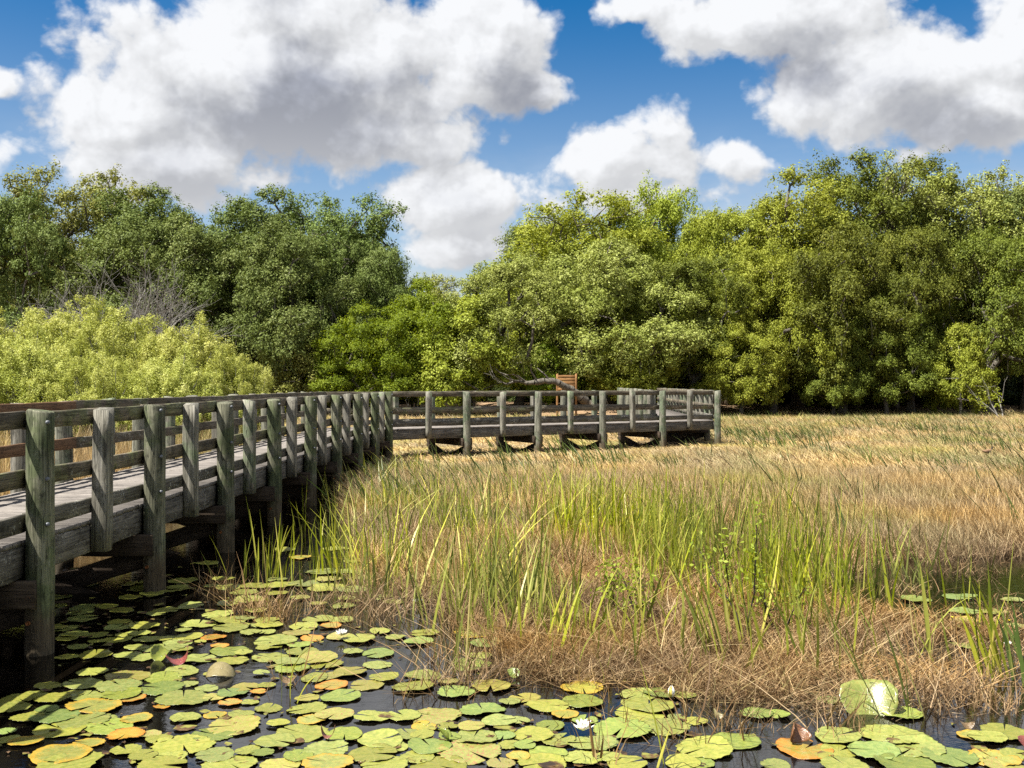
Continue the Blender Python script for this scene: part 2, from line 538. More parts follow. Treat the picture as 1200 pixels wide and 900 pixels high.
def pad_mat(name, c0, c1, spot, spot_amt, edge=None):
    m, t, out = material(name)
    tc_ = t.new('ShaderNodeTexCoord')
    oi = t.new('ShaderNodeObjectInfo')
    rnd = oi.outputs['Random']
    co = t.v('ADD', tc_.outputs['Object'], t.v('SCALE', (31, 47, 13), scale=rnd))
    base = t.mix(t.step(t.noise(co, 5.0, 5, 0.65), 0.36, 0.64), c0, c1)
    base = t.hsv(base, t.m('MULTIPLY_ADD', rnd, 0.034, 0.478), t.m('MULTIPLY_ADD', rnd, -0.15, 1.05), t.m('MULTIPLY_ADD', t.m('FRACT', t.m('MULTIPLY', rnd, 7.3)), 0.45, 0.72))
    sp = t.noise(co, 11.0, 5, 0.62)
    rad = attr(t, 'rad')
    sm = t.step(t.m('ADD', sp, t.m('MULTIPLY', t.m('SUBTRACT', rnd, 0.5), 0.1)), 0.635 - spot_amt, 0.70 - spot_amt)
    base = t.mix(t.m('MULTIPLY', sm, 0.85), base, spot)
    if edge:
        base = t.mix(t.m('MULTIPLY', t.step(t.m('ADD', rad, t.m('MULTIPLY', t.m('SUBTRACT', sp, 0.5), 1.2)), 0.6, 1.0), 0.9), base, edge)
    # pale veins running out from the stalk
    ang = attr(t, 'ang')
    vein = t.m('ABSOLUTE', t.m('SINE', t.m('MULTIPLY', ang, 11.0)))
    base = t.mix(t.m('MULTIPLY', t.step(vein, 0.30, 0.02), 0.35), base, (0.26, 0.27, 0.085))
    # dirt specks
    dk = t.noise(t.v('ADD', co, (5, 5, 5)), 55.0, 2, 0.5)
    base = t.mix(t.step(dk, 0.70, 0.76, 0, 0.8), base, (0.05, 0.035, 0.02))
    bmp = t.m('ADD', t.m('MULTIPLY', t.noise(co, 14, 3, 0.5), 1.0), t.m('MULTIPLY', t.step(vein, 0.2, 0.0), 0.25))
    p = principled(t, out, base, 0.28, 0.5, bmp, 0.35, 0.0035)
    return m


M['pad_green'] = pad_mat('green_pad', (0.158, 0.192, 0.034), (0.245, 0.252, 0.052), (0.218, 0.108, 0.034), 0.005)
M['pad_fresh'] = pad_mat('fresh_green_pad', (0.126, 0.180, 0.032), (0.193, 0.231, 0.045), (0.193, 0.144, 0.034), -0.06)
M['pad_yellow'] = pad_mat('yellow_pad', (0.190, 0.213, 0.038), (0.276, 0.255, 0.046), (0.223, 0.096, 0.038), 0.01, (0.367, 0.220, 0.023))
M['pad_orange'] = pad_mat('orange_pad', (0.230, 0.220, 0.038), (0.328, 0.213, 0.031), (0.223, 0.062, 0.029), 0.05, (0.394, 0.138, 0.016))
M['pad_pink'] = pad_mat('pink_blotched_pad', (0.203, 0.217, 0.038), (0.274, 0.253, 0.060), (0.274, 0.094, 0.060), 0.075)
M['pad_maroon'] = pad_mat('maroon_pad', (0.13, 0.038, 0.030), (0.18, 0.065, 0.045), (0.08, 0.025, 0.02), 0.05)
M['leaf_tan'] = pad_mat('tan_dead_leaf', (0.21, 0.17, 0.07), (0.26, 0.21, 0.10), (0.12, 0.08, 0.03), 0.0)
M['leaf_brown'] = pad_mat('brown_dead_leaf', (0.12, 0.065, 0.03), (0.18, 0.10, 0.045), (0.05, 0.03, 0.015), 0.05)


def plain(name, col, rough=0.6, spec=0.3, trans=0.0):
    m, t, out = material(name)
    tc_ = t.new('ShaderNodeTexCoord')
    n = t.noise(tc_.outputs['Object'], 30, 3, 0.6)
    c = t.hsv(tuple(col) + (1.0,), 0.5, 1.0, t.step(n, 0.2, 0.8, 0.85, 1.12))
    principled(t, out, c, rough, spec)
    return m


M['petal'] = plain('white_petal', (0.85, 0.84, 0.80), 0.45)
M['stamen'] = plain('yellow_stamen', (0.80, 0.55, 0.05))
M['sepal'] = plain('yellow_green_sepal', (0.42, 0.36, 0.08))
M['yellow'] = plain('yellow_petal', (0.85, 0.65, 0.03))
M['bird_brown'] = plain('brown_plumage', (0.20, 0.12, 0.07))
M['bird_white'] = plain('white_plumage', (0.75, 0.73, 0.68))
M['bird_dark'] = plain('dark_plumage', (0.03, 0.025, 0.02))
M['bolt'] = plain('galvanised_bolt', (0.120, 0.128, 0.144), 0.45, 0.5)

# ---------------------------------------------------------------- ground and water
POND = [(-14, -8), (14, -8), (14, 6.0), (4.5, 6.15), (3.1, 6.25), (1.7, 6.45), (1.2, 6.7), (0.15, 7.15), (-0.3, 8.2), (-1.2, 9.6),
        (-1.6, 11), (-2.0, 13.5), (-2.7, 17.5), (-3.1, 22), (-5.4, 22), (-6.6, 17), (-8.5, 12.5), (-10, 8), (-13, 5)]
CHANNEL = [(3.2, 10.1), (4.2, 12.0), (7.5, 12.3), (9, 11.5), (9, 8.6), (5.0, 8.2), (3.6, 8.8)]


def shore_y(x):
    return 62.0 + 2.0 * vnoise(np.asarray(x) * 0.12, np.zeros_like(np.asarray(x)), 3) - 9.0 * np.exp(-((np.asarray(x) - 4.5) / 8.0) ** 2)


def ground_z(x, y):
    x = np.asarray(x, float)
    y = np.asarray(y, float)
    s = smooth01((y - shore_y(x) + 2.0) / 11.0)
    z = 0.012 + 0.03 * vnoise(x * 0.9, y * 0.9, 5) + 0.02 * vnoise(x * 2.3, y * 2.3, 6) - 0.03 * smooth01((16 - y) / 6)
    z = z + smooth01((y - 16) / 8) * 0.03
    wet = inpoly(x, y, POND) | inpoly(x, y, CHANNEL)
    z = np.where(wet, -0.28 + 0.04 * vnoise(x, y, 7), z)
    z = z + s * (0.75 + 0.12 * vnoise(x * 0.25, y * 0.25, 9)) + smooth01((y - 80) / 300) * 3.0
    return z


xs = np.concatenate([np.linspace(-700, -60, 24), np.linspace(-58, -14, 60), np.linspace(-13.8, 13.8, 160), np.linspace(14, 58, 60), np.linspace(60, 700, 24)])
ys = np.concatenate([np.linspace(-400, -12, 18), np.linspace(-10, 24, 190), np.linspace(24.3, 80, 130), np.linspace(82, 900, 40)])
GX, GY = np.meshgrid(xs, ys)
GZ = ground_z(GX, GY)
nx, ny = len(xs), len(ys)
idx = np.arange(nx * ny).reshape(ny, nx)
F = np.stack([idx[:-1, :-1], idx[:-1, 1:], idx[1:, 1:], idx[1:, :-1]], -1).reshape(-1, 4)
m, t, out = material('marsh_ground')
geo = t.new('ShaderNodeNewGeometry')
pos = geo.outputs['Position']
sp = t.new('ShaderNodeSeparateXYZ')
t.put(sp.inputs[0], pos)
mud = t.mix(t.noise(pos, 6, 5, 0.6), (0.022, 0.016, 0.010), (0.075, 0.05, 0.03))
tha = t.mix(t.noise(t.v('MULTIPLY', pos, (1, 1, 0)), 25, 6, 0.7), (0.14, 0.09, 0.05), (0.36, 0.25, 0.14))
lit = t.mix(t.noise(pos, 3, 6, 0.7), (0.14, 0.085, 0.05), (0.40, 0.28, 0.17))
c = t.mix(t.step(sp.outputs[1], 13.0, 22.0), mud, tha)
c = t.mix(t.step(sp.outputs[2], -0.03, -0.12), c, (0.02, 0.015, 0.009))
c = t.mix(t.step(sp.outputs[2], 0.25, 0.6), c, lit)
principled(t, out, c, 0.95, 0.1, t.noise(pos, 18, 6, 0.7), 0.6, 0.05)
ground = add('ground', mesh_np('ground', np.stack([GX, GY, GZ], -1).reshape(-1, 3), F, smooth=True), m)
tag(ground, kind='structure')

m, t, out = material('dark_pond_water')
geo = t.new('ShaderNodeNewGeometry')
pos = geo.outputs['Position']
w1 = t.noise(t.v('MULTIPLY', pos, (1.0, 1.7, 1.0)), 5.0, 3, 0.55, 0.8)
w2 = t.noise(t.v('MULTIPLY', pos, (1.0, 2.2, 1.0)), 26.0, 3, 0.6, 0.4)
wh = t.m('ADD', w1, t.m('MULTIPLY', w2, 0.35))
p = principled(t, out, t.mix(t.noise(pos, 2.0, 3, 0.5), (0.0015, 0.0013, 0.001), (0.004, 0.003, 0.002)), 0.03, 1.0, wh, 0.5, 0.0024, ior=1.42)
wx, wy0, wy1 = 60.0, -60.0, 62.0
water = add('water', mesh_np('water', [(-wx, wy0, 0), (wx, wy0, 0), (wx, wy1, 0), (-wx, wy1, 0)], [(0, 1, 2, 3)]), m)
tag(water, kind='structure')

# ---------------------------------------------------------------- boardwalk
BAY = 2.37
WID = 2.0
DECK = 0.87
u1 = Vector((0.021, 1, 0)).normalized()
u2 = Vector((0.836, 0.549, 0)).normalized()
u3 = Vector((0.045, 1, 0)).normalized()


def left(u):
    return Vector((-u.y, u.x, 0))


n1, n2, n3 = left(u1), left(u2), left(u3)
S0 = Vector((-3.615, 7.84, 0)) - u1 * (2 * BAY)
N1, N2, N3 = 10, 5, 8
A = S0 + u1 * (N1 * BAY)
B = A + u2 * (N2 * BAY)
E = B + u3 * (N3 * BAY)
ext1 = WID * math.tan(math.acos(u1.dot(u2)) / 2)
ext2 = WID * math.tan(math.acos(u2.dot(u3)) / 2)
A2 = A + n1 * WID + u1 * ext1
B2 = B + n2 * WID - u2 * ext2

rng = random.Random(11)


def board_mesh(name, L, h, tk, seed, ch=0.006, n=7, rag=0.004):
    """A board along X, centred, with worn edges."""
    r = np.random.RandomState(seed)
    V = []
    for i in range(n + 1):
        x = -L / 2 + L * i / n
        dz = r.uniform(-rag, rag)
        dy = r.uniform(-rag, rag) * 0.5
        c = ch * r.uniform(0.6, 2.2)
        hh = h / 2 + r.uniform(-rag, rag) * 0.6
        tt = tk / 2
        pr = [(tt - c, hh), (tt, hh - c), (tt, -hh + c), (tt - c, -hh), (-tt + c, -hh), (-tt, -hh + c), (-tt, hh - c), (-tt + c, hh)]
        for (y, z) in pr:
            V.append((x, y + dy, z + dz))
    F = []
    for i in range(n):
        for k in range(8):
            a, b = i * 8 + k, i * 8 + (k + 1) % 8
            F.append((a, b, b + 8, a + 8))
    F.append(tuple(range(7, -1, -1)))
    F.append(tuple(n * 8 + k for k in range(8)))
    F = [tuple(reversed(f)) for f in F]
    return mesh_np(name, V, F)


def piling_mesh(name, r0, z0, z1, seed, sides=16, n=9):
    r = np.random.RandomState(seed)
    V, F = [], []
    ph = r.uniform(0, 6.28)
    for i in range(n + 1):
        f = i / n
        z = z0 + (z1 - z0) * f
        rad = r0 * (1.04 - 0.08 * f)
        ox, oy = r.uniform(-0.004, 0.004, 2)
        for k in range(sides):
            a = 2 * math.pi * k / sides
            rr = rad * (1 + 0.025 * math.sin(3 * a + ph) + r.uniform(-0.012, 0.012))
            zz = z + (0.012 * math.cos(a + ph) if i == n else 0)
            V.append((ox + rr * math.cos(a), oy + rr * math.sin(a), zz))
    # worn rim and top
    for k in range(sides):
        a = 2 * math.pi * k / sides
        V.append((r0 * 0.86 * math.cos(a), r0 * 0.86 * math.sin(a), z1 + 0.012 * math.cos(a + ph) + 0.012))
    for i in range(n + 1):
        for k in range(sides):
            a, b = i * sides + k, i * sides + (k + 1) % sides
            F.append((a, b, b + sides, a + sides))
    F.append(tuple((n + 1) * sides + k for k in range(sides)))
    F.append(tuple(range(sides - 1, -1, -1)))
    return mesh_np(name, V, F)


def post_mesh(name, w, z0, z1, seed):
    r = np.random.RandomState(seed)
    V, F = [], []
    n = 6
    for i in range(n + 1):
        z = z0 + (z1 - z0) * i / n
        h = w / 2
        c = 0.008 * r.uniform(0.7, 1.8)
        ring = [(h - c, h), (h, h - c), (h, -h + c), (h - c, -h), (-h + c, -h), (-h, -h + c), (-h, h - c), (-h + c, h)][::-1]
        ox, oy = r.uniform(-0.003, 0.003, 2)
        for (x, y) in ring:
            sl = 0.012 * x / h if i == n else 0
            V.append((x + ox, y + oy, z + sl))
    for i in range(n):
        for k in range(8):
            a, b = i * 8 + k, i * 8 + (k + 1) % 8
            F.append((a, b, b + 8, a + 8))
    F.append(tuple(n * 8 + k for k in range(8)))
    F.append(tuple(range(7, -1, -1)))
    return mesh_np(name, V, F)


walk = thing('boardwalk', 'long weathered grey timber boardwalk with post and rail sides over the marsh', 'boardwalk', tuple(S0))
WINV = Vector(S0)


def wpart(name, me, mat, loc, rot=(0, 0, 0), label=None, own=False):
    o = add(name, me, mat, walk, tuple(Vector(loc) - WINV), rot, own=own)
    if label:
        o['label'] = label
    return o


pil_me = [piling_mesh('piling', 0.105, -0.55, 1.835, s) for s in (1, 2, 3, 4)]
post_me = [post_mesh('railing_post', 0.14, 0.60, 1.85, s) for s in (5, 6, 7)]
board_cache = {}


def bmesh_for(L, h, tk, kinds=3, **kw):
    key = (round(L, 2), h, tk)
    if key not in board_cache:
        board_cache[key] = [board_mesh('board', L, h, tk, 100 + k, **kw) for k in range(kinds)]
    return rng.choice(board_cache[key])


def az(u):
    return math.atan2(u.y, u.x)


RAILS = [(1.7825, 'rail'), (1.3325, 'rail'), (0.992, 'rail_low')]


def rail_line(P, u, inward, length, count, first_big=True, new_upto=None, start=0.0, end_trim=0.0, posts=True, fascia=True):
    """Posts, rails and fascia of one side: P is the post line's start, posts stand every half bay."""
    L = length
    nb = int(math.ceil(L / BAY - 1e-3))
    for i in range(nb):
        s0 = i * BAY
        s1 = min(L, s0 + BAY)
        ln = s1 - s0
        for k, (z, mt) in enumerate(RAILS):
            mid = P + u * ((s0 + s1) / 2) + inward * (0.105 + 0.021 + rng.uniform(0, 0.004))
            isnew = new_upto is not None and ((k == 0 and s1 <= new_upto[0]) or (k == 1 and s1 <= new_upto[1]))
            h = 0.135
            o = wpart('rail', bmesh_for(ln - 0.008, h, 0.038), M['rail_new'] if isnew else M[mt],
                      (mid.x, mid.y, z + rng.uniform(-0.006, 0.006)),
                      (rng.uniform(-0.015, 0.015), rng.uniform(-0.003, 0.003), az(u)),
                      'newer red-brown rail board' if isnew else None, own=True)
        if fascia:
            mid = P + u * ((s0 + s1) / 2) + inward * (0.105 + 0.0215)
            wpart('fascia_board', bmesh_for(ln - 0.006, 0.245, 0.038, n=9, rag=0.005), M['fascia'],
                  (mid.x, mid.y, 0.7075 + rng.uniform(-0.004, 0.002)), (0, 0, az(u)))


def big_post(p, u, mt='piling_grey'):
    o = wpart('piling', rng.choice(pil_me), M[mt], (p.x, p.y, rng.uniform(-0.015, 0.015)),
              (rng.uniform(-0.008, 0.008), rng.uniform(-0.008, 0.008), rng.uniform(0, 6.28)), own=True)
    return o


def small_post(p, u, inward):
    q = p + inward * 0.034
    wpart('railing_post', rng.choice(post_me), M['post'], (q.x, q.y, rng.uniform(-0.02, 0.015)),
          (rng.uniform(-0.012, 0.012), rng.uniform(-0.010, 0.010), az(u) + rng.choice((0, 1, 2, 3)) * math.pi / 2 + rng.uniform(-0.03, 0.03)))


def bolt_mesh():
    V, F = [], []
    for z, r in ((0, 0.017), (0.012, 0.017), (0.018, 0.010)):
        for k in range(8):
            V.append((r * math.cos(k * math.pi / 4), r * math.sin(k * math.pi / 4), z))
    for i in range(2):
        for k in range(8):
            a, b = i * 8 + k, i * 8 + (k + 1) % 8
            F.append((a, b, b + 8, a + 8))
    F.append(tuple(16 + k for k in range(8)))
    return mesh_np('bolt', V, F)


bolt_me = bolt_mesh()
M['rust'] = plain('rusty_bolt', (0.30, 0.12, 0.04), 0.7, 0.3)
cap_me = [board_mesh('cap_beam', WID + 0.06, 0.215, 0.042, 300 + s, n=8) for s in range(2)]
brace_L = math.hypot(WID + 0.02, 0.62)
brace_me = [board_mesh('cross_brace', brace_L, 0.20, 0.042, 310 + s, n=8) for s in range(2)]
br_ang = math.atan2(0.62, WID + 0.02)


def bent(p, u, nl, bolts=False):
    """Cap beams and cross braces under the deck at a pair of pilings."""
    mid = p + nl * (WID / 2)
    for s in (-1, 1):
        q = mid + u * (s * 0.130)
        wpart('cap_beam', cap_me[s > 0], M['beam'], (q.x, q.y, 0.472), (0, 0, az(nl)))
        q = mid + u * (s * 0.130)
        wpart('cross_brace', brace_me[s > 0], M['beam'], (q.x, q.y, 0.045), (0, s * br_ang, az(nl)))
    if bolts:
        for (off, z) in ((0.0, 0.45), (0.0, 0.26 if True else 0)):
            q = p + nl * (off + 0.02) - u * 0.152
            wpart('bolt', bolt_me, M['rust'], (q.x, q.y, z), (R(90), 0, az(nl)))


# near run
M['bolt'].name = 'galvanised_bolt'
for i in range(N1 + 1):
    p = S0 + u1 * (i * BAY)
    big_post(p, u1, 'piling')
    big_post(p + n1 * WID, u1)
    bent(p, u1, n1, bolts=i < 8)
    for z in (1.78, 1.33, 1.0):
        wpart('bolt', bolt_me, M['bolt'], (p.x + 0.085, p.y - 0.062, z + rng.uniform(-0.02, 0.02)), (R(90), 0, R(52)), own=True)
    if i < N1:
        small_post(p + u1 * BAY / 2, u1, n1)
        small_post(p + u1 * BAY / 2 + n1 * WID, u1, -n1)
rail_line(S0, u1, n1, N1 * BAY, N1)
rail_line(S0 + n1 * WID, u1, -n1, N1 * BAY + ext1, N1, new_upto=(4 * BAY + 0.1, 4 * BAY + 0.1))
big_post(A2, u1)
# middle run
for i in range(1, N2 + 1):
    p = A + u2 * (i * BAY)
    big_post(p, u2)
    small_post(p - u2 * BAY / 2, u2, n2)
    if i < N2:
        big_post(p + n2 * WID, u2)
        bent(p, u2, n2)
    small_post(p - u2 * BAY / 2 + n2 * WID, u2, -n2)
big_post(A + n2 * WID, u2)
rail_line(A, u2, n2, N2 * BAY, N2)
rail_line(A2, u2, -n2, (B2 - A2).length, N2)
# far run
for i in range(0, N3 + 1):
    p = B + u3 * (i * BAY)
    if i > 0:
        big_post(p, u3)
        small_post(p - u3 * BAY / 2, u3, n3)
        bent(p, u3, n3)
    q = B2 + u3 * (i * BAY)
    big_post(q, u3)
    if i < N3:
        small_post(q + u3 * BAY / 2, u3, -n3)
rail_line(B, u3, n3, N3 * BAY, N3)
rail_line(B2, u3, -n3, N3 * BAY, N3)

# deck planks, each a board of its own
PW = 0.146
plank_me = [board_mesh('deck_plank', WID - 0.218, PW - 0.008, 0.038, 400 + s, ch=0.005, n=2, rag=0.002) for s in range(4)]
# board_mesh stands the height along Z: lay it flat by turning it about its own length
for me in plank_me:
    co = np.empty(len(me.vertices) * 3, np.float32)
    me.vertices.foreach_get('co', co)
    co = co.reshape(-1, 3)
    co = np.stack([co[:, 0], -co[:, 2], co[:, 1]], -1)
    me.vertices.foreach_set('co', co.ravel())
    me.update()


def lay(P, u, nl, s0, s1):
    n = int((s1 - s0) / PW)
    for i in range(n):
        s = s0 + (i + 0.5) * (s1 - s0) / n
        q = P + u * s + nl * (WID / 2 + rng.uniform(-0.006, 0.006))
        wpart('deck_plank', rng.choice(plank_me), M['plank'], (q.x, q.y, DECK - 0.019 + rng.uniform(-0.0025, 0.0025)),
              (rng.uniform(-0.006, 0.006), 0, az(nl) + (math.pi if rng.random() < 0.5 else 0) + rng.uniform(-0.002, 0.002)))


def clip_half(poly, p, n):
    out_ = []
    for i in range(len(poly)):
        a, b = poly[i], poly[(i + 1) % len(poly)]
        da, db = (a - p).dot(n), (b - p).dot(n)
        if da >= 0:
            out_.append(a)
        if (da > 0 > db) or (da < 0 < db):
            out_.append(a + (b - a) * (da / (da - db)))
    return out_


def lay_poly(poly, P, u):
    ss = [(q - P).dot(u) for q in poly]
    s = min(ss)
    while s < max(ss) - 0.02:
        c_ = clip_half(clip_half(poly, P + u * (s + 0.003), u), P + u * (s + PW - 0.004), -u)
        s += PW
        if len(c_) < 3:
            continue
        ctr = sum(c_, Vector((0, 0, 0))) / len(c_)
        k = len(c_)
        V = [(q.x - ctr.x, q.y - ctr.y, zz) for zz in (-0.019, 0.019) for q in c_]
        Fp = [tuple(range(k - 1, -1, -1)), tuple(range(k, 2 * k))] + [(i, (i + 1) % k, k + (i + 1) % k, k + i) for i in range(k)]
        wpart('deck_plank', mesh_np('deck_plank', V, Fp), M['plank'], (ctr.x, ctr.y, DECK - 0.019))


lay(S0, u1, n1, 0.0, N1 * BAY)
i_ = 0.109
lay_poly([A + n1 * i_ + u1 * 0.004, A2 * 1 - (n1 + n2).normalized() * 0.12, A + n1 * (WID - i_) + u1 * 0.004], A, u1)
lay_poly([A + n2 * i_, A2 * 1 - (n1 + n2).normalized() * 0.12, A + n2 * (WID - i_)], A, u2)
lay(A, u2, n2, 0.004, N2 * BAY - ext2)
Bk = B2 - n2 * i_
lay_poly([B2 - n2 * i_ + u2 * 0.005, B - u2 * ext2 + n2 * i_ + u2 * 0.005, B + (n2 + n3).normalized() * 0.12], A, u2)
lay_poly([B2 - n3 * i_, B + (n2 + n3).normalized() * 0.12 + u3 * 0.01, B2 - n3 * (WID - i_)], B2, -u3)
# the far run's planks are too small to pick apart: one part
V, Fp = [], []
s = 0.0
Q0 = B2
while s < N3 * BAY + 6.0:
    a = Q0 - n3 * i_ + u3 * s
    b = Q0 - n3 * (WID - i_) + u3 * s
    dz = rng.uniform(-0.003, 0.003)
    k = len(V)
    for (q, e) in ((a, 0.003), (b, 0.003), (b, PW - 0.004), (a, PW - 0.004)):
        q2 = q + u3 * e - WINV
        V.append((q2.x, q2.y, DECK + dz))
    for j in range(4):
        V.append((V[k + j][0], V[k + j][1], DECK - 0.038))
    Fp += [(k, k + 3, k + 2, k + 1), (k + 4, k + 5, k + 6, k + 7)] + [(k + j, k + (j + 1) % 4, k + 4 + (j + 1) % 4, k + 4 + j) for j in range(4)]
    s += PW
o = add('far_planking', mesh_np('far_planking', V, Fp), M['plank'], walk)
tag(o, kind='stuff')
# joists under the deck
for (P, u, nl, Lr) in ((S0, u1, n1, N1 * BAY), (A, u2, n2, N2 * BAY - ext2), (B2 - n3 * WID, u3, n3, N3 * BAY)):
    nbj = int(Lr / BAY)
    for i in range(nbj):
        for off in (0.65, 1.0, 1.35):
            q = P + u * ((i + 0.5) * Lr / nbj) + nl * off
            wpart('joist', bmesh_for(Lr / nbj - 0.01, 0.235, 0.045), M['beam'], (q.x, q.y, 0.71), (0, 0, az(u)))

# ---------------------------------------------------------------- trees
def unit(v):
    return v / np.maximum(np.linalg.norm(v, axis=-1, keepdims=True), 1e-9)


def leaf_quads(rs, pos, out, size, upb=0.45, rnd=0.8, aspect=0.55, tint=None):
    """Pointed leaf sprays (one four-sided face each) at POS, leaning along OUT."""
    n = len(pos)
    nor = unit(out * 0.85 + np.array([0, 0, upb * 0.8]) + rs.normal(0, rnd, (n, 3)) * 0.55)
    tv = unit(np.cross(nor, rs.normal(0, 1, (n, 3))))
    bv = np.cross(nor, tv)
    l = (size * rs.uniform(0.6, 1.35, n))[:, None] * 0.5
    w = l * aspect
    V = np.stack([pos - tv * l, pos + bv * w - nor * (w * 0.3), pos + tv * l, pos - bv * w - nor * (w * 0.3)], 1).reshape(-1, 3)
    F_ = np.arange(n * 4).reshape(n, 4)
    return V, F_, np.repeat(tint, 4)


def tubes(segs, sides=5):
    """segs: list of (p0, r0, p1, r1) -> arrays"""
    p0 = np.array([s[0] for s in segs], float)
    p1 = np.array([s[2] for s in segs], float)
    r0 = np.array([s[1] for s in segs], float)[:, None, None]
    r1 = np.array([s[3] for s in segs], float)[:, None, None]
    d = unit(p1 - p0)
    ref = np.where(np.abs(d[:, 2:3]) < 0.9, np.array([[0, 0, 1.0]]), np.array([[1.0, 0, 0]]))
    a = unit(np.cross(d, ref))
    b = np.cross(d, a)
    ang = np.arange(sides) * 2 * math.pi / sides
    ring = a[:, None, :] * np.cos(ang)[None, :, None] + b[:, None, :] * np.sin(ang)[None, :, None]
    V = np.concatenate([p0[:, None, :] + ring * r0, p1[:, None, :] + ring * r1], 1)
    k = len(segs)
    base_ = (np.arange(k) * 2 * sides)[:, None, None]
    q = np.array([[i, (i + 1) % sides, sides + (i + 1) % sides, sides + i] for i in range(sides)])[None]
    return V.reshape(-1, 3), (base_ + q).reshape(-1, 4)


def skeleton(rs, tips, base, fork, r_trunk, wob=0.12):
    """Limbs that reach from the fork of a trunk to every tip."""
    nodes = [np.array(base, float), np.array(base) * 0.5 + np.array(fork) * 0.5 + rs.normal(0, 0.12, 3), np.array(fork, float)]
    par = [-1, 0, 1]
    tips = sorted(tips, key=lambda q: np.linalg.norm(q - fork))
    ends = []
    for q in tips:
        nd = np.array(nodes[1:])
        dist = np.linalg.norm(nd - q, axis=1)
        back = np.maximum(0, np.linalg.norm(nd - fork, axis=1) - np.linalg.norm(q - fork) + 0.5)
        dist = dist + back * 1.5 + np.where(nd[:, 2] > q[2] + 0.5, 1.0, 0.0)
        j = int(np.argmin(dist)) + 1
        p = nodes[j]
        L = np.linalg.norm(q - p)
        k = max(1, int(L / 0.9))
        last = j
        for i in range(1, k + 1):
            f = i / k
            pt = p + (q - p) * f + rs.normal(0, wob, 3) * L * 0.25 * (0 if i == k else 1) + np.array([0, 0, 0.12 * L * math.sin(math.pi * f)])
            nodes.append(pt)
            par.append(last)
            last = len(nodes) - 1
        ends.append(last)
    n = len(nodes)
    load = np.zeros(n)
    load[ends] = 1
    for i in range(n - 1, 0, -1):
        load[par[i]] += load[i]
    rad = r_trunk * (np.maximum(load, 0.6) / load[1]) ** 0.46
    rad[0] = r_trunk * 1.45
    segs = [(nodes[par[i]], rad[par[i]] if par[i] in (0,) or load[par[i]] < load[i] * 2.2 else rad[i] * 1.15, nodes[i], rad[i]) for i in range(1, n)]
    return segs


